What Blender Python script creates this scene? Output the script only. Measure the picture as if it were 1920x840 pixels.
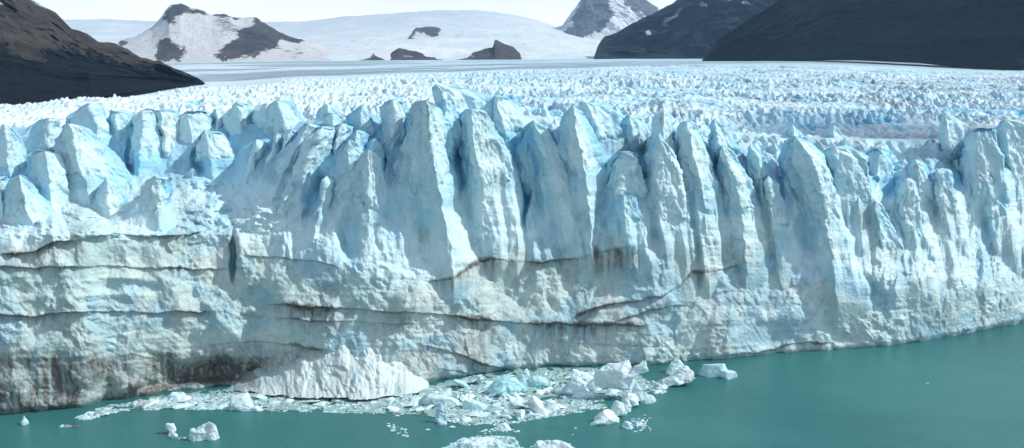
import bpy, math, random
import numpy as np
from mathutils import Vector
for o in list(bpy.data.objects): bpy.data.objects.remove(o)
SC = bpy.context.scene
COL = SC.collection
R = math.radians

# ------------------------------------------------------------------ camera
H = 90.0; F = 1844.0; PITCH = R(9.7)
cd = bpy.data.cameras.new('camera'); cam = bpy.data.objects.new('camera', cd); COL.objects.link(cam)
cam.location = (0, 0, H); cam.rotation_euler = (R(90) - PITCH, 0, 0)
cd.sensor_width = 36; cd.lens = 36 * F / 1920; cd.clip_start = 1; cd.clip_end = 60000
SC.camera = cam

# ------------------------------------------------------------------ light
SUN_EL = R(43); SUN_AZ = R(90)          # azimuth clockwise from +Y (view direction)
sd = Vector((math.sin(SUN_AZ) * math.cos(SUN_EL), math.cos(SUN_AZ) * math.cos(SUN_EL), math.sin(SUN_EL)))
sl = bpy.data.lights.new('sun', 'SUN'); sl.energy = 4.1; sl.angle = R(0.55); sl.color = (1, .975, .93)
so = bpy.data.objects.new('sun', sl); COL.objects.link(so)
so.rotation_euler = sd.to_track_quat('Z', 'Y').to_euler()
w = bpy.data.worlds.new('World'); SC.world = w; w.use_nodes = True
nt = w.node_tree; nt.nodes.clear()
def N(nt, t, **k):
    n = nt.nodes.new(t)
    for a, b in k.items(): setattr(n, a, b)
    return n
sky = N(nt, 'ShaderNodeTexSky', sky_type='NISHITA', sun_disc=False)
sky.sun_elevation = SUN_EL; sky.sun_rotation = SUN_AZ; sky.altitude = 200; sky.dust_density = 1.5
tc = N(nt, 'ShaderNodeTexCoord')
mp = N(nt, 'ShaderNodeMapping'); mp.inputs['Scale'].default_value = (1.2, 1.2, 5.0)
cn = N(nt, 'ShaderNodeTexNoise'); cn.inputs['Scale'].default_value = 2.2; cn.inputs['Detail'].default_value = 8; cn.inputs['Roughness'].default_value = .58
cr = N(nt, 'ShaderNodeValToRGB'); cr.color_ramp.elements[0].position = .46; cr.color_ramp.elements[1].position = .74
sx = N(nt, 'ShaderNodeSeparateXYZ')
hz = N(nt, 'ShaderNodeMapRange'); hz.inputs['From Min'].default_value = .20; hz.inputs['From Max'].default_value = .03
mx = N(nt, 'ShaderNodeMath', operation='MAXIMUM')
mc = N(nt, 'ShaderNodeMixRGB'); 
ccol = N(nt, 'ShaderNodeMixRGB'); ccol.inputs['Color1'].default_value = (12.8, 13.0, 13.0, 1); ccol.inputs['Color2'].default_value = (17.6, 17.2, 16.9, 1)
bg = N(nt, 'ShaderNodeBackground'); bg.inputs['Strength'].default_value = .112
wo = N(nt, 'ShaderNodeOutputWorld')
l = nt.links.new
l(tc.outputs['Generated'], mp.inputs['Vector']); l(mp.outputs[0], cn.inputs['Vector']); l(cn.outputs['Fac'], cr.inputs[0])
l(tc.outputs['Generated'], sx.inputs[0]); l(sx.outputs['Z'], hz.inputs['Value'])
l(cr.outputs[0], mx.inputs[0]); l(hz.outputs[0], mx.inputs[1]); l(mx.outputs[0], mc.inputs['Fac'])
l(sky.outputs[0], mc.inputs['Color1']); l(cn.outputs['Fac'], ccol.inputs['Fac']); l(ccol.outputs[0], mc.inputs['Color2'])
l(mc.outputs[0], bg.inputs['Color']); l(bg.outputs[0], wo.inputs[0])
SC.view_settings.view_transform = 'Standard'; SC.view_settings.look = 'None'
SC.view_settings.exposure = 0.06; SC.view_settings.gamma = 1; SC.view_settings.use_curve_mapping = False
SC.render.engine = 'CYCLES'
SC.cycles.max_bounces = 8; SC.cycles.diffuse_bounces = 5; SC.cycles.volume_bounces = 0; SC.cycles.transparent_max_bounces = 24

# ------------------------------------------------------------------ pixel <-> polar
CP, SP = math.cos(PITCH), math.sin(PITCH)
def polar(px, py):
    """direction of a photo pixel: (azimuth, tan of elevation)"""
    xc = (np.asarray(px, float) - 960) / F; yc = (420 - np.asarray(py, float)) / F
    X = xc; Y = CP + yc * SP; Z = -SP + yc * CP
    return np.arctan2(X, Y), Z / np.hypot(X, Y)
def world(px, py, D):
    a, te = polar(px, py)
    return np.stack([D * np.sin(a), D * np.cos(a), H + D * te], -1)
def on_water(px, py):
    a, te = polar(px, py); D = -H / te
    return np.stack([D * np.sin(a), D * np.cos(a), 0 * D], -1)

# ------------------------------------------------------------------ numpy noise
def _h(ix, iy, iz, s):
    n = (ix.astype(np.int64) * 374761393 + iy.astype(np.int64) * 668265263 + iz.astype(np.int64) * 2147483647 + int(s) * 974711) & 0xffffffff
    n = ((n ^ (n >> 13)) * 1274126177) & 0xffffffff
    n = ((n ^ (n >> 16)) * 2246822519) & 0xffffffff
    return ((n ^ (n >> 15)) & 0xffffff) / float(0xffffff)
def vnoise(x, y, z=None, s=0):
    x = np.asarray(x, float); y = np.asarray(y, float)
    if z is None:
        ix, iy = np.floor(x), np.floor(y); fx, fy = x - ix, y - iy; zz = ix * 0
        u, v = fx ** 3 * (fx * (fx * 6 - 15) + 10), fy ** 3 * (fy * (fy * 6 - 15) + 10)
        a = _h(ix, iy, zz, s); b = _h(ix + 1, iy, zz, s); c = _h(ix, iy + 1, zz, s); d = _h(ix + 1, iy + 1, zz, s)
        return ((a * (1 - u) + b * u) * (1 - v) + (c * (1 - u) + d * u) * v) * 2 - 1
    z = np.asarray(z, float); ix, iy, iz = np.floor(x), np.floor(y), np.floor(z)
    fx, fy, fz = x - ix, y - iy, z - iz
    u, v, t = [f * f * (3 - 2 * f) for f in (fx, fy, fz)]
    r = 0
    for dx, wx in ((0, 1 - u), (1, u)):
        for dy, wy in ((0, 1 - v), (1, v)):
            for dz, wz in ((0, 1 - t), (1, t)):
                r = r + _h(ix + dx, iy + dy, iz + dz, s) * wx * wy * wz
    return r * 2 - 1
def fbm(x, y, o=4, s=0, g=.5, z=None):
    r = 0; a = 1; t = 0
    for i in range(o):
        k = 2.03 ** i
        r = r + a * vnoise(x * k + 17.3 * i, y * k - 9.1 * i, None if z is None else z * k, s + i); t += a; a *= g
    return r / t
def ridged(x, y, o=4, s=0, g=.5):
    r = 0; a = 1; t = 0
    for i in range(o):
        k = 2.07 ** i
        r = r + a * (1 - np.abs(vnoise(x * k + 5.3 * i, y * k, None, s + i)) * 1.6); t += a; a *= g
    return r / t
def scallop(x, y, s=0, G=.9, k=.55):
    """fractured ice: tilted bowls that meet in sharp edges (min over neighbours)"""
    x = np.asarray(x, float); y = np.asarray(y, float)
    ix, iy = np.floor(x), np.floor(y); z0 = ix * 0; best = None
    for dx in (-1, 0, 1):
        for dy in (-1, 0, 1):
            cx, cy = ix + dx, iy + dy
            jx = _h(cx, cy, z0, s + 1); jy = _h(cx, cy, z0, s + 2); h = _h(cx, cy, z0, s + 3)
            ga = _h(cx, cy, z0, s + 4) * 6.283; gm = _h(cx, cy, z0, s + 5) * G
            ux, uy = x - cx - jx, y - cy - jy
            v = h * .8 + gm * (ux * np.cos(ga) + uy * np.sin(ga)) + k * (ux * ux + uy * uy)
            best = v if best is None else np.minimum(best, v)
    return best
def facet(x, y, s=0, G=.9):
    """chips: flat tilted planes cut by neighbours (max), gives blocks with notches between"""
    x = np.asarray(x, float); y = np.asarray(y, float)
    ix, iy = np.floor(x), np.floor(y); z0 = ix * 0; best = None
    for dx in (-1, 0, 1):
        for dy in (-1, 0, 1):
            cx, cy = ix + dx, iy + dy
            jx = _h(cx, cy, z0, s + 1); jy = _h(cx, cy, z0, s + 2); h = _h(cx, cy, z0, s + 3)
            ga = _h(cx, cy, z0, s + 4) * 6.283; gm = _h(cx, cy, z0, s + 5) * G
            ux, uy = x - cx - jx, y - cy - jy; d = np.sqrt(ux * ux + uy * uy)
            v = h * .8 + gm * (ux * np.cos(ga) + uy * np.sin(ga)) - np.maximum(d - .35, 0) * 1.3
            best = v if best is None else np.maximum(best, v)
    return best
def crag(x, y, s=0, lo=.45, hi=1.5):
    """broken ice: flat sided polyhedral knobs with sharp edges and notches between them"""
    x = np.asarray(x, float); y = np.asarray(y, float)
    ix, iy = np.floor(x), np.floor(y); z0 = ix * 0; best = None
    for dx in (-1, 0, 1):
        for dy in (-1, 0, 1):
            cx, cy = ix + dx, iy + dy
            ux = x - cx - _h(cx, cy, z0, s + 1); uy = y - cy - _h(cx, cy, z0, s + 2)
            a0 = _h(cx, cy, z0, s + 4) * 6.283; m = None
            for k in range(4):
                a = a0 + 1.571 * k + .9 * (_h(cx, cy, z0, s + 5 + k) - .5); sl = lo + (hi - lo) * _h(cx, cy, z0, s + 10 + k)
                q = sl * (ux * np.cos(a) + uy * np.sin(a)); m = q if m is None else np.maximum(m, q)
            v = .8 * _h(cx, cy, z0, s + 3) - m
            best = v if best is None else np.maximum(best, v)
    return best - .2
def pyramids(x, y, s):
    ix, iy = np.floor(x), np.floor(y); z0 = ix * 0; best = None
    for dx in (-1, 0, 1):
        for dy in (-1, 0, 1):
            cx, cy = ix + dx, iy + dy
            jx = _h(cx, cy, z0, s + 1); jy = _h(cx, cy, z0, s + 2); h = _h(cx, cy, z0, s + 3); sk = _h(cx, cy, z0, s + 4) - .5
            ux, uy = x - cx - jx, y - cy - jy
            v = h ** 1.5 - 1.35 * (np.abs(ux + sk * .5 * uy) * (1 + .5 * sk) + .55 * np.abs(uy + sk * ux)) 
            best = v if best is None else np.maximum(best, v)
    return np.maximum(best, -.9)
def sstep(a, b, x):
    t = np.clip((x - a) / (b - a), 0, 1); return t * t * (3 - 2 * t)
def inpoly(px, py, poly):
    r = np.zeros(np.shape(px), bool); n = len(poly); j = n - 1
    for i in range(n):
        xi, yi = poly[i]; xj, yj = poly[j]
        if yi != yj:
            r ^= ((yi > py) != (yj > py)) & (px < (xj - xi) * (py - yi) / (yj - yi) + xi)
        j = i
    return r

# ------------------------------------------------------------------ object helpers
def props(o, label=None, cat=None, group=None, kind=None):
    if label: o['label'] = label
    if cat: o['category'] = cat
    if group: o['group'] = group
    if kind: o['kind'] = kind
    return o
def mesh_obj(name, V, Fq, mat, parent=None, attrs=None, smooth=False):
    me = bpy.data.meshes.new(name)
    V = np.asarray(V, np.float32).reshape(-1, 3)
    if isinstance(Fq, np.ndarray):
        k = Fq.shape[1]; nf = len(Fq)
        me.vertices.add(len(V)); me.vertices.foreach_set('co', V.ravel())
        me.loops.add(nf * k); me.loops.foreach_set('vertex_index', Fq.astype(np.int32).ravel())
        me.polygons.add(nf); me.polygons.foreach_set('loop_start', (np.arange(nf) * k).astype(np.int32))
        me.update(calc_edges=True)
    else:
        me.from_pydata(V.tolist(), [], Fq)
    if attrs:
        for a, v in attrs.items():
            at = me.attributes.new(a, 'FLOAT', 'POINT'); at.data.foreach_set('value', np.asarray(v, np.float32).ravel())
    me.materials.append(mat)
    if smooth: me.polygons.foreach_set('use_smooth', np.ones(len(me.polygons), bool))
    o = bpy.data.objects.new(name, me); COL.objects.link(o)
    if parent: o.parent = parent
    return o
def gridfaces(nr, nc, closed=False):
    r = np.arange(nr - 1)[:, None]; c = np.arange(nc if closed else nc - 1)[None, :]
    c2 = (c + 1) % nc
    a = r * nc + c; b = r * nc + c2; d = (r + 1) * nc + c; e = (r + 1) * nc + c2
    return np.stack([a, b, e, d], -1).reshape(-1, 4)

# ------------------------------------------------------------------ materials
def newmat(name):
    m = bpy.data.materials.new(name); m.use_nodes = True; nt = m.node_tree
    b = nt.nodes['Principled BSDF']; return m, nt, b
def noise(nt, scale, detail=6, rough=.6, vec=None, dist=0):
    n = N(nt, 'ShaderNodeTexNoise'); n.inputs['Scale'].default_value = scale; n.inputs['Detail'].default_value = detail
    n.inputs['Roughness'].default_value = rough; n.inputs['Distortion'].default_value = dist
    if vec: nt.links.new(vec, n.inputs['Vector'])
    return n
def ramp(nt, src, p0, p1, c0=(0, 0, 0, 1), c1=(1, 1, 1, 1)):
    r = N(nt, 'ShaderNodeValToRGB'); e = r.color_ramp.elements
    e[0].position = p0; e[1].position = p1; e[0].color = c0; e[1].color = c1
    nt.links.new(src, r.inputs[0]); return r.outputs[0]
def mix(nt, fac, a, b, mode='MIX'):
    m = N(nt, 'ShaderNodeMixRGB', blend_type=mode)
    for i, v in ((0, fac), (1, a), (2, b)):
        if isinstance(v, (int, float)): m.inputs[i].default_value = v
        elif isinstance(v, tuple): m.inputs[i].default_value = v if len(v) == 4 else v + (1,)
        else: nt.links.new(v, m.inputs[i])
    return m.outputs[0]
def attr(nt, name):
    a = N(nt, 'ShaderNodeAttribute', attribute_name=name); return a.outputs['Fac']
def mth(nt, op, a, b):
    m = N(nt, 'ShaderNodeMath', operation=op)
    for i, v in ((0, a), (1, b)):
        if isinstance(v, (int, float)): m.inputs[i].default_value = v
        else: nt.links.new(v, m.inputs[i])
    return m.outputs[0]
def coords(nt, scale=(1, 1, 1), world=True):
    g = N(nt, 'ShaderNodeNewGeometry') if world else N(nt, 'ShaderNodeTexCoord')
    m = N(nt, 'ShaderNodeMapping'); m.inputs['Scale'].default_value = scale
    nt.links.new(g.outputs['Position'] if world else g.outputs['Object'], m.inputs['Vector']); return m.outputs[0]
def bump(nt, b, h, dist, strength=1.0, prev=None):
    n = N(nt, 'ShaderNodeBump'); n.inputs['Distance'].default_value = dist; n.inputs['Strength'].default_value = strength
    nt.links.new(h, n.inputs['Height'])
    if prev: nt.links.new(prev, n.inputs['Normal'])
    nt.links.new(n.outputs[0], b.inputs['Normal']); return n.outputs[0]

def ice_material(name, white, blue, dirtc=(.10, .092, .082), deep=(.11, .47, .70), blueamt=.45, bsc=1.0, rough=.55, world=True):
    m, nt, b = newmat(name)
    v = coords(nt, (1, 1, 1), world); vs = coords(nt, (1, 1, .22), world)
    n1 = noise(nt, .055 * bsc, 7, .65, v, .6); n2 = noise(nt, .45 * bsc, 7, .65, vs); n3 = noise(nt, 1.9 * bsc, 6, .7, v)
    f = ramp(nt, n1.outputs['Fac'], .42, .60)
    f2 = ramp(nt, n2.outputs['Fac'], .42, .66)
    amt = mth(nt, 'MULTIPLY', mth(nt, 'ADD', mth(nt, 'MULTIPLY', f, .55), mth(nt, 'MULTIPLY', f2, .45)), blueamt)
    at = attr(nt, 'blue')
    wa = attr(nt, 'warm')
    c = mix(nt, amt, mix(nt, wa, white, (.56, .655, .625)), mix(nt, wa, blue, (.24, .50, .54)))
    c = mix(nt, at, c, deep)
    fine = ramp(nt, n3.outputs['Fac'], .3, .75, (.80, .83, .85, 1), (1, 1, 1, 1))
    c = mix(nt, .8, c, fine, 'MULTIPLY')
    d = attr(nt, 'dirt')
    dn = ramp(nt, noise(nt, .9 * bsc, 7, .75, vs).outputs['Fac'], .32, .62)
    dd = mth(nt, 'MINIMUM', mth(nt, 'MULTIPLY', d, mth(nt, 'ADD', dn, .35)), .96)
    # faint grey grime everywhere
    gr = ramp(nt, noise(nt, .12 * bsc, 8, .72, vs, .6).outputs['Fac'], .54, .74)
    c = mix(nt, mth(nt, 'MULTIPLY', gr, .16), c, (.36, .32, .28))
    c = mix(nt, dd, c, dirtc)
    nt.links.new(c, b.inputs['Base Color'])
    b.inputs['Roughness'].default_value = rough; b.inputs['Specular IOR Level'].default_value = .25
    p = bump(nt, b, noise(nt, .8 * bsc, 8, .68, v, .3).outputs['Fac'], .9 / bsc, .4)
    vo = N(nt, 'ShaderNodeTexVoronoi', feature='F1'); vo.inputs['Scale'].default_value = 1.1 * bsc; nt.links.new(v, vo.inputs['Vector'])
    bump(nt, b, vo.outputs['Distance'], .25 / bsc, .5, p)
    return m
M_SERAC = ice_material('glacier_ice', (.655, .82, .845), (.28, .60, .72), blueamt=.55)
M_CLIFF = M_SERAC
M_FIELD = ice_material('crevassed_ice', (.71, .84, .87), (.36, .66, .80), blueamt=.4, bsc=.6)
M_BERG = ice_material('floating_ice', (.76, .85, .86), (.30, .62, .70), blueamt=.6, bsc=2.2, rough=.35, deep=(.20, .60, .68))
M_HEAP = ice_material('fallen_ice', (.66, .73, .72), (.42, .62, .66), blueamt=.35, bsc=1.4)

def far_ice(name, a, bcol, sc, bd):
    m, nt, b = newmat(name); v = coords(nt, (1, .35, 1))
    n1 = noise(nt, sc, 8, .7, v, .5); c = mix(nt, ramp(nt, n1.outputs['Fac'], .35, .7), a, bcol)
    d = attr(nt, 'dirt'); c = mix(nt, d, c, (.27, .27, .27))
    nt.links.new(c, b.inputs['Base Color']); b.inputs['Roughness'].default_value = .8
    bump(nt, b, noise(nt, sc * 6, 8, .75, v).outputs['Fac'], bd, .8); return m
M_FARICE = far_ice('distant_ice', (.62, .74, .80), (.42, .58, .68), .004, 12)

def rock_material(name, cols, sc, bd, snow=(.82, .86, .88)):
    m, nt, b = newmat(name); v = coords(nt, (1, 1, 1.6))
    n1 = noise(nt, sc, 10, .7, v, .8); n2 = noise(nt, sc * 7, 8, .75, v)
    c = mix(nt, ramp(nt, n1.outputs['Fac'], .35, .65), cols[0], cols[1])
    c = mix(nt, mth(nt, 'MULTIPLY', ramp(nt, n2.outputs['Fac'], .45, .65), .5), c, cols[2])
    fn = noise(nt, sc * 5, 9, .8, v)
    fo = mix(nt, ramp(nt, fn.outputs['Fac'], .4, .6), (.002, .008, .02), (.012, .024, .042))
    sn_ = noise(nt, sc * 9, 10, .78, v)
    def thr(a, w_): return mth(nt, 'MULTIPLY', ramp(nt, a, 0, .08), ramp(nt, mth(nt, 'ADD', a, mth(nt, 'MULTIPLY', mth(nt, 'SUBTRACT', sn_.outputs['Fac'], .5), w_)), .40, .60))
    c = mix(nt, thr(attr(nt, 'forest'), 3.0), c, fo)
    c = mix(nt, thr(attr(nt, 'snow'), 3.2), c, snow)
    nt.links.new(c, b.inputs['Base Color']); b.inputs['Roughness'].default_value = .9
    b.inputs['Specular IOR Level'].default_value = .15
    bump(nt, b, noise(nt, sc * 5, 10, .75, v, .5).outputs['Fac'], bd, 1.0); return m
M_ROCKL = rock_material('brown_mountain_rock', ((.05, .052, .056), (.19, .172, .155), (.016, .019, .026)), .014, 26)
M_ROCKF = rock_material('far_mountain_rock', ((.05, .058, .075), (.17, .15, .14), (.025, .03, .042)), .007, 34)
M_ROCKP = rock_material('pale_peak_rock', ((.12, .12, .14), (.17, .165, .17), (.09, .09, .11)), .003, 40)
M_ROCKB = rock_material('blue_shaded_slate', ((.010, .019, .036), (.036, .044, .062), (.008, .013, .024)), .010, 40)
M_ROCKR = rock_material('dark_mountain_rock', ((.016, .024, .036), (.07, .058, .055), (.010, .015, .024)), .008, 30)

m, nt, b = newmat('glacial_lake_water'); M_WATER = m
v = coords(nt, (1, 1, 1))
wc = mix(nt, ramp(nt, noise(nt, .012, 5, .6, v, .6).outputs['Fac'], .35, .7), (.021, .128, .130), (.040, .176, .174))
nt.links.new(wc, b.inputs['Base Color']); b.inputs['Roughness'].default_value = .13; b.inputs['IOR'].default_value = 1.33
vw = coords(nt, (1, 2.2, 1))
p = bump(nt, b, noise(nt, .9, 6, .65, vw, .3).outputs['Fac'], .3, .6)
nt.links.new(ramp(nt, noise(nt, .02, 4, .6, vw, .8).outputs['Fac'], .35, .7, (.10, .10, .10, 1), (.30, .30, .30, 1)), b.inputs['Roughness'])
bump(nt, b, noise(nt, .08, 4, .6, vw, .5).outputs['Fac'], .5, .35, p)

# ------------------------------------------------------------------ lake
xs = np.linspace(-4000, 4000, 41); ys = np.linspace(-1500, 6500, 41)
X, Y = np.meshgrid(xs, ys)
props(mesh_obj('lake_water', np.stack([X, Y, X * 0], -1), gridfaces(41, 41), M_WATER), kind='structure')

# ------------------------------------------------------------------ the front line of the glacier
WL = np.array([(-420, 812), (-200, 792), (0, 778), (60, 773), (160, 768), (190, 754), (300, 738), (420, 727), (560, 727), (690, 727), (795, 720),
               (870, 711), (950, 696), (1050, 690), (1240, 687), (1300, 680), (1500, 665), (1650, 652), (1750, 640), (1850, 620), (1911, 607), (2100, 570), (2320, 520)], float)
def Dfront(px):
    row = np.interp(px, WL[:, 0], WL[:, 1]); _, te = polar(px, row); return -H / te
_px = np.linspace(-420, 2320, 1371); _df = Dfront(_px); _k = np.hanning(41); _k /= _k.sum()
_dfs = np.convolve(np.pad(_df, 20, mode='edge'), _k, 'valid')
def Dfs(px): return np.interp(px, _px, _dfs)          # smoothed front distance

ROWS = np.array([200, 240, 280, 330, 380, 440, 520, 600, 700, 800], float)
RT = {-420: [80, 68, 60, 52, 34, 9, 4, 2, 0, 0], 0: [80, 68, 60, 52, 34, 9, 4, 2, 0, 0], 250: [82, 70, 62, 54, 34, 8, 4, 2, 0, 0],
      420: [82, 70, 62, 52, 32, 9, 5, 2, 0, 0], 500: [80, 62, 46, 32, 19, 11, 5, 2, 0, 0], 620: [74, 45, 26, 17, 13, 9, 5, 2, 0, 0],
      720: [70, 44, 28, 20, 15, 11, 6, 3, 0, 0], 850: [80, 48, 30, 22, 16, 12, 7, 3, 0, 0], 1000: [85, 50, 31, 24, 18, 13, 7, 3, 0, 0],
      1200: [100, 66, 38, 21, 16, 12, 7, 3, 0, 0], 1500: [130, 95, 58, 22, 17, 13, 8, 4, 0, 0], 1700: [130, 95, 62, 24, 18, 12, 5, 1, 0, 0],
      1911: [110, 70, 34, 20, 15, 10, 4, 1, 0, 0], 2320: [110, 70, 34, 20, 15, 10, 4, 1, 0, 0]}
_rk = np.array(sorted(RT)); _rt = np.array([RT[k] for k in _rk], float)
def recess(px, row):
    px = np.asarray(px, float); row = np.asarray(row, float); px, row = np.broadcast_arrays(px, row)
    i = np.clip(np.searchsorted(_rk, px) - 1, 0, len(_rk) - 2); t = np.clip((px - _rk[i]) / (_rk[i + 1] - _rk[i]), 0, 1); t = t * t * (3 - 2 * t)
    j = np.clip(np.searchsorted(ROWS, row) - 1, 0, len(ROWS) - 2); q = np.clip((row - ROWS[j]) / (ROWS[j + 1] - ROWS[j]), 0, 1)
    return (_rt[i, j] * (1 - q) + _rt[i, j + 1] * q) * (1 - t) + (_rt[i + 1, j] * (1 - q) + _rt[i + 1, j + 1] * q) * t

# dirt seams: (points, thickness px, drip px, strength, ledge metres)
SEAMS = [
 ([(0, 478), (60, 471), (100, 455), (150, 447), (210, 440), (290, 442), (330, 444), (385, 432)], 3.0, 14, .75, 1.6),
 ([(-100, 500), (20, 500), (120, 500), (200, 498), (330, 503), (432, 505)], 2.2, 10, .6, .9),
 ([(455, 480), (520, 482), (600, 490), (640, 500)], 2, 6, .4, .5),
 ([(-200, 590), (0, 590), (60, 592), (110, 586), (180, 583), (300, 586), (400, 583)], 2.4, 12, .6, 1.3),
 ([(500, 570), (600, 574), (700, 582), (830, 590), (960, 603), (1070, 608), (1150, 608), (1215, 611)], 3.6, 26, 1.0, 1.8),
 ([(505, 596), (600, 600), (700, 606), (830, 607)], 2, 20, .65, .5),
 ([(798, 527), (850, 520), (880, 500), (900, 490), (940, 486), (1000, 490), (1080, 485), (1110, 476), (1150, 465), (1190, 461)], 3.4, 16, .9, 1.5),
 ([(1066, 608), (1082, 590), (1130, 572), (1180, 566), (1240, 556), (1275, 535), (1297, 507), (1350, 507), (1385, 495), (1396, 468)], 3.2, 18, .85, 1.3),
 ([(1148, 606), (1195, 590), (1240, 577), (1290, 570)], 3.4, 22, .9, .8),
 ([(788, 645), (840, 659), (900, 678), (970, 698)], 3.0, 14, .9, 1.4),
 ([(826, 690), (880, 702)], 2.2, 8, .8, .8),
 ([(1040, 640), (1120, 645), (1250, 650)], 1.5, 6, .3, .3),
 ([(1330, 672), (1420, 662), (1480, 645), (1560, 640)], 2.5, 8, .6, .7),
 ([(400, 645), (480, 642), (560, 648), (620, 655)], 2.5, 24, .7, .8),
]
def seams(px, row, u, z):
    d = np.zeros(px.shape); led = np.zeros(px.shape)
    wob = 6 * fbm(u / 7, z / 30, 5, 91, .62)
    drip = .5 + .5 * vnoise(u / 1.1, z / 40, None, 77); drip = np.clip(drip * .7 + .5 * (.5 + .5 * vnoise(u / .45, z / 30, None, 78)), 0, 1.2)
    patch = .25 + .9 * sstep(-.5, .35, fbm(u / 11, z / 60, 2, 93))
    for pts, th, dr, st, lm in SEAMS:
        P = np.array(pts, float); m = (px > P[0, 0] - 6) & (px < P[-1, 0] + 6)
        if not m.any(): continue
        ends = sstep(P[0, 0] - 6, P[0, 0] + 22, px) * (1 - sstep(P[-1, 0] - 22, P[-1, 0] + 6, px))
        y = row - (np.interp(px, P[:, 0], P[:, 1]) + wob)
        thv = th * (.5 + 1.5 * patch * (.6 + .6 * vnoise(u / 2.3, z * 0, None, 95))); line = np.exp(-(y / np.maximum(thv, .8)) ** 2)
        dripm = np.where(y > 0, np.exp(-(y / (dr * (.3 + 1.3 * drip))) ** 1.5), 0) * (.35 + drip)
        d = np.maximum(d, ends * st * np.maximum(line * (.2 + .95 * patch), dripm * .62 * patch))
        led += ends * lm * np.where(y < 0, np.exp(y / 38), np.exp(-y / 60) * -.35)
    return d, led * (.25 + .75 * patch)

GL = bpy.data.objects.new('glacier', None); COL.objects.link(GL); GL.location = (0, 0, 0)
props(GL, 'broad blue white glacier ending in a cracked ice cliff above the teal lake', 'glacier')

FOOT = []
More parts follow.
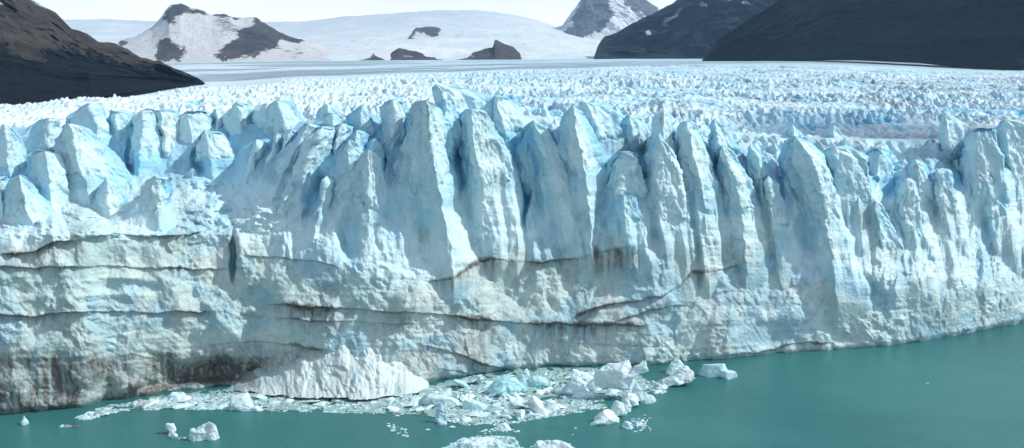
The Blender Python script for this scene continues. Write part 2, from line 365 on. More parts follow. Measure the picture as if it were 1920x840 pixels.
# ---- seracs: closed blades and towers standing on and before that wall
def serac(L, M, Rr, back, tl=6, tr=7, T=14, batter=5, seed=1, blue=0., rough=1.0, label=None, dirt=0.):
    top = min(M[0][1], L[0][1], Rr[0][1]); apex = M[0]
    def fn(P):
        P = [p for p in P]
        if P[0][1] > apex[1]: P = [apex] + P
        P = sorted(P, key=lambda p: p[1]); a = np.array(P, float); return a
    bot = max(L[-1][1], Rr[-1][1], M[-1][1])
    rows = np.arange(apex[1], bot + 1.5, 1.55); K = len(rows)
    aL, aM, aR = fn(L), fn(M), fn(Rr)
    xl = np.interp(rows, aL[:, 1], aL[:, 0]); xr = np.interp(rows, aR[:, 1], aR[:, 0]); xm = np.interp(rows, aM[:, 1], aM[:, 0])
    wob = 3.2 * np.minimum(1, (rows - rows[0]) / 12)
    xl = xl + wob * fbm(rows / 14, rows * 0 + seed, 3, seed); xr = xr + wob * fbm(rows / 14, rows * 0 + seed + 7, 3, seed + 3)
    xm = xm + wob * 1.3 * fbm(rows / 17, rows * 0 + seed + 3, 3, seed + 5)
    xr = np.maximum(xr, xl + .6); xm = np.clip(xm, xl + .1, xr - .1)
    D0 = float(Dfs(np.mean([xl.mean(), xr.mean()]))) + back
    f = (rows - rows[0]) / max(1, rows[-1] - rows[0])
    wid = xr - xl; mw = max(wid.max(), 4); g = np.minimum(1, wid / mw * 2.2) ** .6
    batter = batter * .75; tl = tl * 1.25
    sink = 12 * sstep(.40, 1.0, f)
    Dm = D0 + batter * (1 - f) + sink
    FOOT.append((rows, xl, xm, xr, D0 + batter * (1 - f), tl, tr))
    Pl = np.stack([xl, Dm + tl * g], -1); Pm = np.stack([xm, Dm], -1); Pr = np.stack([xr, Dm + tr * g], -1)
    Pbr = np.stack([xr - .12 * wid, Dm + (tr + T) * g], -1); Pbl = np.stack([xl + .12 * wid, Dm + (tl + T) * g], -1)
    nl = int(np.clip((xm - xl).max() / 1.5, 8, 90)); nrr = int(np.clip(max((xr - xm).max() / 1.5, tr * 1.2), 8, 90)); ns = 12
    def seg(A, B, n, bulge=0):
        q = np.linspace(0, 1, n, endpoint=False)[None, :, None]; s = A[:, None] * (1 - q) + B[:, None] * q
        s[:, :, 1] -= 0 * np.sin(np.pi * q[..., 0]) * g[:, None]; return s
    ring = np.concatenate([seg(Pl, Pm, nl, .12 * tl), seg(Pm, Pr, nrr, .12 * tr), seg(Pr, Pbr, ns), seg(Pbr, Pbl, 6), seg(Pbl, Pl, ns)], 1)
    n = ring.shape[1]
    px, Dd = ring[..., 0], ring[..., 1]; rr = np.broadcast_to(rows[:, None], px.shape)
    az, te = polar(px, rr)
    z = H + (D0 + batter * (1 - f))[:, None] * te * 1.0
    lat = az * D0; dep = Dd
    dl = np.roll(lat, -1, 1) - np.roll(lat, 1, 1); dd = np.roll(dep, -1, 1) - np.roll(dep, 1, 1)
    ln = np.hypot(dl, dd) + 1e-6; nx, nd = dd / ln, -dl / ln            # outward
    per = np.cumsum(np.hypot(np.diff(lat, axis=1, prepend=lat[:, :1]), np.diff(dep, axis=1, prepend=dep[:, :1])), 1)
    perm = per[K // 2:K // 2 + 1] * .6 + per[-1:] * .4
    cu = perm + seed * 37.7 + 0 * per
    cz = z + .0
    cuw = cu + .7 * fbm(cu / 8, cz / 8, 3, seed); czw = cz + .9 * fbm(cu / 8 + 9, cz / 8, 3, seed + 2)
    a = rough * np.clip(wid / 22, .12, 1)[:, None]
    dsp = 2.0 * crag(cuw / 5.5 + .15 * czw / 6, czw / 13, seed + 1) + 1.15 * crag(cuw / 2.5 + .25 * czw / 3, czw / 5.5, seed + 19) + .6 * crag(cuw / 1.1, czw / 2.0, seed + 39)
    dsp += .4 * (ridged(cu / 2.6, cz / 20, 3, seed + 29) - .5) + .14 * fbm(cu / .7, cz / .6, 3, seed + 31)
    dsp = (dsp - dsp.mean() + .15) * a
    lat2 = lat + nx * dsp; dep2 = dep + nd * dsp
    az2 = lat2 / D0
    zz = z + a * .5 * fbm(cu / 2, cz / 2, 2, seed + 40)
    V = np.stack([dep2 * np.sin(az2), dep2 * np.cos(az2), zz], -1)
    fc = gridfaces(K, n, True)
    depth = np.clip((dep2 - D0) / (max(tl, tr) + T), 0, 1)
    bl = np.clip(.6 * blue + .62 * sstep(.26, .68, depth) + .18 * sstep(.2, .8, fbm(cu / 5, cz / 16, 2, seed + 50)), 0, 1)
    pxx, _ = px, 0
    dr, _l = seams(px, rr, lat, z)
    dr = np.maximum(dr * .8 * (dep < D0 + 10), dirt * sstep(0, .5, fbm(cu / 2.5, cz / 3.5, 4, seed + 60)))
    # thin dust lying along cracks
    crack = np.exp(-(np.abs(fbm(cu / 6, cz / 14, 3, seed + 70)) / .025) ** 2) * sstep(.1, .5, fbm(cu / 10, cz / 10, 2, seed + 71))
    dr = np.maximum(dr, .5 * crack)
    o = mesh_obj('serac', V, fc, M_SERAC, GL, {'dirt': np.clip(dr, 0, 1), 'blue': bl})
    if label: o['label'] = label
    return o

S = serac
# --- left group, set back on a bench
S([(0, 262), (-30, 300), (-40, 420)], [(8, 232), (15, 300), (30, 420)], [(40, 258), (60, 330), (80, 420)], 40, seed=2)
S([(36, 260), (30, 300), (20, 380)], [(92, 222), (88, 300), (90, 380)], [(112, 228), (124, 262), (130, 380)], 50, seed=3)
S([(126, 224), (125, 260), (120, 350)], [(168, 194), (185, 260), (192, 350)], [(190, 203), (201, 240), (206, 350)], 60, tl=5, tr=5, seed=4)
S([(58, 300), (50, 360), (48, 440)], [(84, 284), (96, 350), (104, 440)], [(112, 292), (124, 350), (132, 440)], 27, tl=9, tr=4, T=10, seed=105)
S([(121, 244), (108, 290), (98, 340), (92, 440)], [(128, 232), (146, 300), (164, 350), (180, 440)], [(160, 246), (205, 288), (236, 335), (248, 372), (250, 440)], 30, tl=8, tr=12, T=12, seed=5, label='tallest wedge of the left group, shaded grey with a sunlit right flank')
S([(203, 225), (200, 300), (190, 380)], [(215, 209), (225, 300), (228, 380)], [(247, 214), (252, 300), (254, 380)], 62, seed=6)
S([(250, 220), (247, 300), (244, 400)], [(268, 208), (262, 300), (258, 400)], [(287, 209), (298, 235), (305, 300), (310, 400)], 52, tl=3, tr=8, seed=7)
S([(288, 215), (292, 300), (300, 380)], [(300, 208), (315, 300), (320, 380)], [(330, 215), (336, 235), (345, 300), (350, 380)], 58, seed=8, dirt=.5)
S([(324, 238), (318, 300), (322, 370)], [(350, 214), (365, 300), (370, 370)], [(378, 207), (396, 222), (402, 300), (404, 370)], 60, tr=6, seed=9)
S([(372, 275), (368, 300), (366, 350)], [(385, 250), (395, 300), (400, 345)], [(415, 252), (430, 275), (447, 300), (450, 345)], 48, tl=4, tr=4, seed=10)
S([(395, 222), (392, 260), (388, 330)], [(405, 206), (408, 260), (410, 330)], [(418, 211), (424, 260), (428, 330)], 66, seed=11)
S([(422, 216), (424, 260), (428, 350)], [(445, 194), (450, 260), (455, 350)], [(466, 198), (476, 222), (478, 350)], 62, tl=4, tr=5, seed=12, label='smooth rounded pale slab beside a thin deep blue crack')
S([(476, 206), (474, 260), (470, 370)], [(500, 197), (500, 260), (498, 370)], [(512, 198), (520, 260), (524, 370)], 58, tl=4, tr=3, seed=13)
S([(506, 198), (500, 260), (496, 380)], [(520, 188), (540, 260), (545, 380)], [(548, 196), (562, 216), (574, 235), (580, 380)], 52, tl=5, tr=7, seed=14, label='broad rounded slab crossed by a thin brown dust line', dirt=.4)
S([(22, 350), (8, 400), (0, 490)], [(36, 328), (52, 400), (88, 490)], [(52, 342), (88, 378), (125, 418), (142, 445), (146, 490)], 14, tl=5, tr=9, T=10, seed=15, label='small sharp triangular pinnacle low at the far left')
S([(-30, 350), (-35, 400), (-35, 500)], [(0, 338), (5, 400), (0, 500)], [(22, 352), (30, 400), (44, 500)], 18, seed=16)
S([(190, 362), (180, 400), (176, 450)], [(199, 335), (206, 400), (210, 450)], [(214, 345), (232, 372), (240, 400), (244, 450)], 20, tl=4, tr=6, T=7, seed=17)
S([(272, 352), (268, 375), (252, 380), (230, 400), (208, 420), (200, 465)], [(292, 334), (300, 400), (304, 465)], [(312, 338), (317, 372), (314, 400), (330, 425), (340, 465)], 9, tl=5, tr=5, T=9, seed=18, label='blunt grey tower with a leaning square top on the brown layered bench')
S([(60, 425), (50, 460), (45, 500)], [(75, 418), (85, 460), (90, 500)], [(105, 430), (120, 460), (130, 500)], 9, T=6, seed=19)
# --- folded zone between left bench and centre
S([(560, 255), (520, 300), (495, 345), (470, 400), (465, 440)], [(578, 232), (545, 300), (520, 350), (505, 400), (498, 440)], [(600, 240), (580, 300), (562, 350), (548, 400), (540, 440)], 20, tl=4, tr=6, T=12, seed=20, blue=.15)
S([(575, 262), (556, 310), (545, 360), (540, 450)], [(605, 240), (570, 310), (565, 360), (566, 450)], [(640, 250), (628, 300), (600, 330), (590, 360), (586, 450)], 15, tl=4, tr=8, T=12, seed=21, blue=.15)
S([(590, 235), (598, 260), (600, 330)], [(625, 214), (625, 260), (640, 330)], [(655, 222), (680, 262), (690, 330)], 34, tl=6, tr=6, seed=22)
S([(655, 220), (650, 250), (645, 320)], [(679, 196), (675, 250), (680, 320)], [(692, 222), (702, 250), (710, 320)], 34, tl=4, tr=4, T=8, seed=23)
S([(628, 300), (616, 350), (606, 400), (590, 440), (572, 470)], [(655, 262), (655, 350), (640, 400), (620, 440), (600, 480)], [(690, 290), (688, 350), (668, 400), (650, 440), (640, 480)], 10, tl=5, tr=5, T=10, seed=24, blue=.1)
S([(660, 330), (640, 400), (625, 470), (615, 540)], [(690, 280), (690, 400), (690, 470), (690, 540)], [(712, 300), (738, 400), (750, 470), (760, 540)], 8, tl=5, tr=5, T=10, seed=25)
# --- central group
S([(714, 206), (722, 230), (705, 300), (690, 400)], [(738, 187), (738, 250), (730, 300), (722, 400)], [(755, 192), (766, 215), (768, 300), (765, 400)], 26, tl=5, tr=6, seed=26)
S([(777, 199), (766, 240), (750, 300), (722, 380), (705, 440), (712, 500), (728, 530)], [(800, 188), (806, 250), (820, 330), (832, 400), (846, 470), (852, 530)], [(812, 196), (848, 236), (848, 300), (852, 380), (858, 420), (880, 460), (900, 492), (900, 530)], 4, tl=9, tr=11, T=16, batter=7, seed=27, label='massive shaded blue fin at the centre with a narrow sunlit edge')
S([(817, 175), (816, 200), (820, 260), (825, 330)], [(819, 159), (838, 200), (852, 260), (860, 330)], [(850, 166), (890, 173), (922, 186), (930, 240), (935, 330)], 24, tl=5, tr=9, T=12, seed=28, label='highest ice peak in the photo, pointed to the upper left', dirt=.3)
S([(800, 215), (808, 240), (830, 330)], [(835, 187), (836, 240), (850, 330)], [(848, 190), (862, 240), (875, 330)], 16, seed=29, tl=3, tr=4, T=8)
S([(868, 218), (866, 260), (866, 340), (872, 400), (884, 450), (892, 485)], [(884, 206), (886, 260), (898, 320), (910, 380), (918, 430), (930, 490)], [(906, 211), (926, 235), (950, 290), (966, 340), (975, 420), (990, 455), (1005, 490)], 5, tl=7, tr=8, T=14, batter=7, seed=30, label='tall fin with a brown stained tip and a rubbly sunlit right face', dirt=.35)
S([(926, 190), (924, 240), (930, 320)], [(929, 179), (945, 240), (950, 320)], [(950, 187), (975, 205), (986, 228), (990, 320)], 22, tl=3, tr=8, seed=31)
S([(962, 280), (962, 320), (970, 400), (975, 440)], [(990, 245), (985, 300), (992, 400), (995, 440)], [(1005, 262), (1010, 320), (1015, 400), (1018, 440)], 19, tl=3, tr=2, T=6, seed=32, blue=.4)
S([(990, 240), (988, 280), (996, 340), (1000, 400), (1005, 480)], [(1000, 226), (1022, 280), (1050, 360), (1080, 420), (1100, 490)], [(1025, 245), (1058, 300), (1085, 350), (1104, 400), (1115, 490)], 8, tl=7, tr=6, T=12, batter=7, seed=33)
S([(1052, 235), (1048, 270), (1055, 330), (1066, 400), (1080, 490)], [(1074, 197), (1082, 250), (1098, 330), (1106, 400), (1112, 490)], [(1086, 212), (1096, 224), (1112, 262), (1134, 312), (1126, 345), (1114, 400), (1118, 490)], 5, tl=6, tr=12, T=12, batter=7, seed=34, label='sharp leaning fin with a smooth brilliant white right side')
S([(1080, 205), (1082, 240), (1086, 330)], [(1100, 194), (1120, 240), (1128, 330)], [(1140, 200), (1160, 220), (1167, 260), (1170, 330)], 28, tl=6, tr=8, seed=35)
S([(1166, 235), (1163, 260), (1160, 320)], [(1180, 218), (1185, 260), (1188, 320)], [(1204, 225), (1216, 255), (1222, 320)], 34, seed=36)
S([(1140, 310), (1130, 350), (1126, 400), (1130, 470)], [(1168, 285), (1165, 350), (1165, 400), (1172, 470)], [(1200, 300), (1208, 350), (1210, 400), (1212, 470)], 9, tl=4, tr=4, T=10, seed=37, rough=1.3, dirt=.35)
S([(1150, 385), (1146, 420), (1146, 462)], [(1170, 366), (1172, 420), (1172, 462)], [(1196, 372), (1206, 420), (1206, 462)], 5, tl=3, tr=3, T=6, seed=137, rough=.8)
S([(1212, 300), (1205, 350), (1200, 420), (1195, 520), (1190, 570)], [(1235, 250), (1235, 350), (1240, 450), (1240, 570)], [(1262, 290), (1275, 350), (1290, 450), (1295, 520), (1290, 570)], 6, tl=6, tr=3, T=14, batter=7, seed=38)
S([(1232, 222), (1230, 260), (1222, 350)], [(1243, 207), (1246, 260), (1250, 350)], [(1256, 218), (1264, 260), (1272, 350)], 16, tl=4, tr=4, seed=39, label='slim upright pinnacle just right of centre')
S([(1272, 245), (1270, 300), (1275, 400), (1285, 480), (1290, 530)], [(1288, 228), (1300, 290), (1315, 350), (1322, 400), (1330, 530)], [(1300, 238), (1330, 300), (1342, 350), (1348, 400), (1355, 530)], 6, tl=6, tr=9, T=14, batter=7, seed=40)
S([(1330, 240), (1325, 280), (1320, 340)], [(1341, 222), (1345, 280), (1350, 340)], [(1358, 245), (1385, 285), (1400, 340)], 22, tl=4, tr=8, T=8, seed=41)
S([(1350, 300), (1346, 350), (1350, 420), (1356, 520)], [(1354, 272), (1378, 340), (1392, 400), (1400, 520)], [(1368, 285), (1400, 325), (1412, 380), (1430, 430), (1440, 520)], 7, tl=6, tr=9, T=12, batter=6, seed=42)
S([(1403, 296), (1408, 340), (1425, 420)], [(1406, 272), (1424, 320), (1440, 420)], [(1415, 283), (1446, 335), (1462, 420)], 14, tl=4, tr=8, T=9, seed=43)
S([(1428, 350), (1430, 400), (1436, 470), (1445, 540)], [(1440, 330), (1445, 400), (1455, 470), (1465, 540)], [(1455, 340), (1474, 400), (1490, 470), (1500, 540)], 8, tl=5, tr=4, T=9, seed=44, dirt=.4)
S([(1478, 272), (1462, 310), (1468, 360), (1476, 420), (1488, 500), (1505, 570)], [(1492, 257), (1524, 300), (1540, 350), (1548, 420), (1562, 500), (1570, 570)], [(1506, 264), (1545, 300), (1560, 350), (1570, 420), (1590, 480), (1620, 540), (1620, 570)], 4, tl=9, tr=7, T=16, batter=8, seed=45, label='broad smooth shaded blue buttress on the right')
S([(1545, 290), (1550, 340), (1560, 420), (1575, 500)], [(1565, 276), (1570, 340), (1585, 420), (1600, 500)], [(1600, 285), (1625, 300), (1632, 360), (1636, 420), (1640, 510)], 11, tl=3, tr=5, T=12, seed=46)
S([(1625, 300), (1626, 340), (1630, 420)], [(1650, 284), (1642, 340), (1645, 420)], [(1665, 292), (1668, 340), (1660, 420)], 26, seed=47, blue=.3)
S([(1640, 400), (1628, 440), (1626, 520), (1640, 580)], [(1642, 378), (1652, 440), (1658, 520), (1664, 580)], [(1650, 385), (1680, 440), (1695, 520), (1700, 580)], 6, tl=5, tr=6, T=10, seed=48)
S([(1690, 345), (1676, 400), (1680, 480), (1690, 540)], [(1700, 338), (1696, 400), (1702, 480), (1712, 540)], [(1712, 342), (1722, 400), (1730, 480), (1740, 540)], 8, tl=4, tr=4, T=10, seed=49)
S([(1706, 315), (1702, 360), (1708, 450)], [(1716, 300), (1724, 350), (1738, 450)], [(1732, 318), (1750, 360), (1765, 450)], 16, tl=4, tr=5, seed=50)
S([(1754, 335), (1750, 400), (1752, 480)], [(1758, 320), (1762, 400), (1770, 480)], [(1780, 322), (1790, 400), (1800, 480)], 10, tl=3, tr=3, T=8, seed=51)
S([(1765, 240), (1762, 290), (1760, 340)], [(1775, 212), (1785, 290), (1790, 340)], [(1800, 235), (1806, 290), (1810, 340)], 36, seed=52)
S([(1812, 265), (1805, 320), (1806, 400), (1815, 500)], [(1828, 248), (1832, 320), (1836, 400), (1840, 500)], [(1862, 238), (1880, 320), (1890, 400), (1900, 500)], 10, tl=5, tr=5, T=14, batter=6, seed=53, label='stout tower near the right edge with a shaded left face')
S([(1862, 250), (1870, 320), (1880, 400), (1880, 500)], [(1885, 225), (1895, 320), (1905, 400), (1910, 500)], [(1915, 232), (1935, 320), (1950, 400), (1960, 500)], 14, tl=5, tr=6, seed=54)
S([(1845, 370), (1836, 420), (1830, 470)], [(1855, 352), (1862, 420), (1870, 470)], [(1870, 375), (1890, 420), (1900, 470)], 6, tl=4, tr=4, T=8, seed=55)
S([(1925, 250), (1920, 350), (1915, 500)], [(1950, 225), (1960, 350), (1970, 500)], [(1985, 240), (2010, 350), (2030, 500)], 12, seed=56)
S([(2010, 270), (2000, 350), (2000, 500)], [(2040, 235), (2060, 350), (2070, 500)], [(2080, 260), (2100, 350), (2120, 500)], 12, seed=57)
S([(-140, 250), (-150, 330), (-160, 430)], [(-110, 215), (-100, 330), (-100, 430)], [(-60, 240), (-40, 330), (-30, 430)], 50, seed=58)
# smaller pinnacles crowding behind the front rank
rng = random.Random(7)
_rr = np.arange(205, 520, 2.0)
for i in range(46):
    px = rng.uniform(1110, 1935) if i < 34 else rng.uniform(300, 1000)
    back = rng.uniform(26, 84) if i < 34 else rng.uniform(22, 60)
    base = float(_rr[np.argmin(np.abs(recess(px, _rr) - back))]) + 5
    h = rng.uniform(12, 34); wd = rng.uniform(14, 38); sk = rng.uniform(2, 14)
    S([(px - wd * .3, base - h * .6), (px - wd * .6, base + 12), (px - wd * .7, base + 60)], [(px, base - h), (px + sk * .5, base + 12), (px + sk, base + 60)],
      [(px + wd * .2, base - h * .8), (px + wd * .7, base + 5), (px + wd * 1.1 + sk, base + 60)], back, tl=4, tr=6, T=7, batter=3, seed=200 + i)
# leaning blades of the folded zone, left of the centre
for j, (x0, y0, x1, y1, wd, bk) in enumerate([(480, 262, 440, 400, 26, 36), (520, 250, 470, 400, 30, 34), (545, 242, 500, 390, 26, 28), (600, 262, 555, 400, 26, 17), (640, 232, 600, 360, 34, 22), (668, 245, 645, 380, 26, 16), (700, 262, 690, 400, 24, 14), (612, 330, 575, 470, 34, 9), (545, 345, 500, 470, 30, 13)]):
    S([(x0 - wd * .2, y0 + 14), (x1 - wd * .5, y1)], [(x0, y0), ((x0 + x1) / 2 + wd * .2, (y0 + y1) / 2), (x1 + wd * .2, y1)], [(x0 + wd * .7, y0 + 12), ((x0 + x1) / 2 + wd, (y0 + y1) / 2), (x1 + wd * 1.1, y1)], bk, tl=6, tr=6, T=10, seed=300 + j, blue=.15, rough=1.1)

# ---- lower and rear wall of the ice cliff, one relief sheet
step = 1.35
pxs = np.arange(-400, 2300, step * 1.0)
TOPROW = lambda px: np.interp(px, [-400, 0, 300, 520, 620, 760, 900, 1100, 1250, 1500, 1800, 1911, 2300], [244, 240, 232, 232, 222, 215, 215, 222, 235, 258, 262, 250, 250])
BOT = np.interp(pxs, WL[:, 0], WL[:, 1]) + 14
nr = 430
t = np.linspace(0, 1, nr)[:, None]
PX = np.broadcast_to(pxs[None], (nr, len(pxs))); ROW = BOT[None] * (1 - t) + TOPROW(pxs)[None] * t
DF = Dfs(PX) + 0.0
rec = recess(PX, ROW)
az, te = polar(PX, ROW); Dn = DF + rec; U = DF * az; Z = H + Dn * te
dirt, led = seams(PX, ROW, U, Z)
hi = sstep(540, 420, ROW)                                    # upper, rougher part
rel = led.copy()
uw = U + 1.2 * fbm(U / 13, Z / 13, 3, 5); zw = Z + 1.2 * fbm(U / 13 + 40, Z / 13, 3, 6)
rgh = .25 + .9 * sstep(-.15, .35, fbm(U / 9, Z / 8, 3, 7))
rel += 2.0 * (scallop(uw / 13 + .25 * zw / 13, zw / 15, 11) - .4) + 2.4 * crag(uw / 10 + .3 * zw / 12, zw / 13, 12)
rel += 1.9 * crag(uw / 4.6 - .4 * zw / 5, zw / 6.5, 21)
rel += 1.0 * (.35 + .65 * rgh) * crag(uw / 2.2 + .45 * zw / 2.6, zw / 2.8, 31)
rel += .34 * rgh * crag(uw / 1.05, zw / 1.15, 41)
rel += .9 * fbm(U / 20, Z / 20, 3, 51) + .26 * rgh * fbm(U / 1.3, Z / 1.0, 4, 52, .6)
rel += hi * (1.2 * (ridged(U / 5.5, Z / 18, 3, 61) - .5))
# strata: thin horizontal laminations in the lower wall
rel += (1 - hi) * .13 * vnoise(U / 30, (Z + .02 * U + .6 * fbm(U / 18, Z / 18, 2, 8)) / .9, None, 71)
# undercut at the waterline
lake = np.interp(PX, WL[:, 0], WL[:, 1])
rel -= 1.6 * sstep(lake - 12, lake + 2, ROW)
# dark grotto lower left
gx = PX + 10 * fbm(U / 6, Z / 6, 3, 15); gy = ROW + 8 * fbm(U / 5, Z / 5, 3, 16)
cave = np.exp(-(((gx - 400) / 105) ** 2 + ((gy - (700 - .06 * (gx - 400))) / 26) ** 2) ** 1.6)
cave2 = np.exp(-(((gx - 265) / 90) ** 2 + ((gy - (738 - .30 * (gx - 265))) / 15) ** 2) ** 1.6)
rel -= (7 * cave + 4.5 * cave2) * sstep(lake + 2, lake - 26, ROW)
# grimy lower band on the left, with streaks
band = sstep(650, 672, gy + 0 * PX) * sstep(640, 520, PX)
streak = .5 + .5 * vnoise(U / .9, Z / 22, None, 18)
patchy = sstep(-.3, .4, fbm(U / 4.5, Z / 9, 4, 19))
dirt = np.maximum(dirt, band * (.42 + .9 * streak * patchy))
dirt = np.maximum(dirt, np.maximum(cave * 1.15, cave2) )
dirt = np.maximum(dirt, sstep(lake - 26, lake - 4, ROW + 6 * fbm(U / 3, Z / 3, 3, 20)) * sstep(1000, 420, PX) * (.5 + .5 * patchy))
dirt = np.maximum(dirt, .55 * sstep(lake - 10, lake, ROW) * patchy)
# long brown curtain under the seam at the centre right
cxx = PX + 9 * fbm(U / 3, Z / 5, 3, 22); cur = sstep(1100, 1122, cxx) * sstep(1204, 1184, cxx) * sstep(458, 472, ROW + 5 * patchy) * (1 - sstep(490, 560, ROW + 50 * (streak - .3)))
dirt = np.maximum(dirt, cur * (.1 + .9 * sstep(.3, .75, streak)))
# beige tint of the lower wall
low = sstep(540, 620, ROW) * sstep(1500, 800, PX)
dirt = np.maximum(dirt, .42 * low * sstep(-.25, .35, fbm(U / 12, Z / 8, 4, 23)))
dirt = np.maximum(dirt, .16 * sstep(430, 470, ROW) * sstep(-.2, .4, fbm(U / 9, Z / 4, 4, 24)))
bench = sstep(460, 425, ROW) * sstep(320, 350, ROW) * sstep(540, 470, PX)
rel += bench * (3.4 * crag(U / 3.2, ROW / 14, 131) + 1.8 * crag(U / 1.4, ROW / 6, 133) + 4 * fbm(U / 12, ROW / 40, 2, 134))
dirt = np.maximum(dirt, .3 * sstep(.0, .5, fbm(U / 7 + 50, Z / 10, 5, 25, .62)))
# cleaner, bluer fracture faces
blue = .55 * sstep(380, 300, ROW) * sstep(0, 1, hi)
blue = np.maximum(blue, .30 * sstep(.08, .42, fbm(U / 9, Z / 11, 4, 27)))
sc1 = np.exp(-(((PX - 1600) / 62) ** 2 + ((ROW - (535 + .55 * (PX - 1600))) / 30) ** 2) ** 2); blue = np.maximum(blue, .38 * sc1); rel -= 3.5 * sc1
sc2 = np.exp(-(((PX - 1450) / 55) ** 2 + ((ROW - 628) / 24) ** 2) ** 2); blue = np.maximum(blue, .25 * sc2); rel -= 1.6 * sc2
for cx, cy, rx, ry, bb, dd in ((240, 537, 55, 12, .3, 1.6), (480, 562, 30, 20, .22, 1.5), (470, 610, 35, 20, .2, 1.2), (595, 375, 26, 48, .5, 6), (655, 445, 16, 36, .35, 5), (437, 480, 7, 45, .4, 5), (1160, 400, 12, 30, .4, 3)):
    g = np.exp(-(((gx - cx) / rx) ** 2 + ((gy - cy) / ry) ** 2) ** 2); blue = np.maximum(blue, bb * g); rel -= dd * g
for cx, cy, rx, ry, dd in ((465, 470, 30, 70, 4), (1680, 520, 130, 60, 4), (1850, 540, 110, 60, 4), (780, 560, 60, 30, 2.5), (1000, 470, 45, 40, 3), (1200, 420, 50, 120, 5), (1350, 600, 80, 60, 2), (700, 480, 60, 60, 4)):
    g = np.exp(-(((PX - cx) / rx) ** 2 + ((ROW - cy) / ry) ** 2)); rel += dd * g
for frow, fxl, fxm, fxr, fD, ftl, ftr in FOOT:
    r1 = frow[-1]; r0 = frow[0] + .12 * (r1 - frow[0]); x0, x1 = fxl.min() - 14, fxr.max() + 14
    c0, c1 = np.searchsorted(pxs, [x0, x1]); 
    if c1 - c0 < 2: continue
    sl_ = (slice(None), slice(c0, c1)); rr_ = ROW[sl_]; pp = PX[sl_]
    m_ = sstep(r0, r0 + .42 * (r1 - r0), rr_) * (1 - sstep(r1 - 5, r1 + 85, rr_))
    a_ = np.interp(rr_, frow, fxl); b_ = np.interp(rr_, frow, fxm); c_ = np.interp(rr_, frow, fxr); d_ = np.interp(rr_, frow, fD)
    gr_ = 1 + .0 * rr_; ex = 15
    dl_ = np.clip((b_ - pp) / (b_ - a_ + ex), 0, 1.0) * (ftl + 1.5); dr_ = np.clip((pp - b_) / (c_ - b_ + ex), 0, 1.0) * (ftr + 1.5)
    ins = sstep(-6, 9, pp - (a_ - ex)) * sstep(-6, 9, (c_ + ex) - pp)
    tgt = d_ - .5 + dl_ + dr_ + 4 * (1 - m_)
    rel[sl_] += np.clip((Dn[sl_] - rel[sl_]) - tgt, 0, 26) * m_ * ins * .97
# sharp leaning blades and flutes over the whole upper wall
def blade(q, s, k=.68):
    c = np.floor(q); f_ = q - c; hh = _h(c, c * 0, c * 0, s); kk = .45 + .4 * _h(c, c * 0, c * 0, s + 1)
    return np.where(f_ < kk, f_ / kk, (1 - f_) / (1 - kk)) * (.25 + .9 * hh)
sk_ = (PX - .13 * (ROW - 300)) 
upz = sstep(560, 470, ROW + 30 * fbm(U / 14, U * 0, 2, 141)) * sstep(440, 520, PX)
upz = np.maximum(upz, .55 * sstep(470, 430, ROW))
bp_ = sstep(-.25, .3, fbm(U / 11, Z / 16, 3, 148))
rel += upz * sstep(700, 820, PX) * (2.0 * blade(sk_ / 31 + .45 * fbm(U / 16, Z / 22, 3, 142), 143) - 1.5)
rel += upz * (1.6 * crag(uw / 4.0 + .12 * zw / 4, zw / 11, 151) + .9 * crag(uw / 1.8, zw / 4.2, 152))
for cx, cy, rx, ry, bb, dd in ((985, 370, 8, 50, .95, 7), (862, 300, 7, 60, .9, 6), (716, 310, 6, 40, .8, 5), (1205, 310, 7, 40, .7, 5), (1553, 330, 5, 50, .8, 5), (1466, 310, 6, 60, .8, 5), (1636, 320, 7, 40, .8, 5),
        (1668, 345, 20, 30, .8, 6), (1796, 320, 12, 34, .8, 6), (1345, 300, 6, 30, .7, 4), (560, 290, 8, 30, .6, 4), (370, 300, 12, 26, .8, 7), (245, 300, 6, 50, .6, 5), (185, 245, 5, 24, .8, 5), (425, 235, 5, 26, .8, 5), (1275, 330, 5, 60, .6, 4), (1055, 300, 5, 40, .6, 4), (1780, 350, 5, 40, .7, 4)):
    g = np.exp(-(((gx - cx) / rx) ** 2 + ((gy - cy) / ry) ** 2) ** 2); blue = np.maximum(blue, bb * g); rel -= dd * g
shelf = sstep(.45, .9, np.abs(np.gradient(Dn, axis=0) / (np.gradient(ROW, axis=0) - 1e-9))) 
edge_ = sstep(1.0, .93, t)
blue = blue * (1 - .8 * shelf)
rel *= edge_
D = Dn - rel
_x, _y = D * np.sin(az), D * np.cos(az)
_xw = _x + 3 * fbm(_x / 12, _y / 12, 3, 181); _yw = _y + 3 * fbm(_x / 12 + 9, _y / 12, 3, 182)
zsh = shelf * sstep(1.0, .97, t) * ((PX > 480) * 1. + (PX <= 480) * .8) * (2.6 * pyramids(_xw / 4.2, _yw / 8, 183) + 1.4 * pyramids(_xw / 2.1, _yw / 3.8, 184) + 1.6 * fbm(_x / 14, _y / 14, 3, 185))
V = np.stack([_x, _y, H + D * te + zsh], -1)
seamrow = np.interp(PX, [0, 330, 420, 500, 640, 800, 940, 1190, 1300, 1400, 1600, 1911], [455, 440, 440, 480, 520, 525, 470, 465, 480, 470, 560, 560])
warm = sstep(-25, 25, ROW - seamrow + 18 * fbm(U / 6, Z / 6, 4, 26)) * np.interp(PX, [0, 1200, 1600], [1, .9, .45])
mesh_obj('ice_cliff', V, gridfaces(nr, len(pxs))[:, ::-1], M_CLIFF, GL, {'dirt': np.clip(dirt, 0, 1), 'blue': np.clip(blue, 0, 1), 'warm': warm})

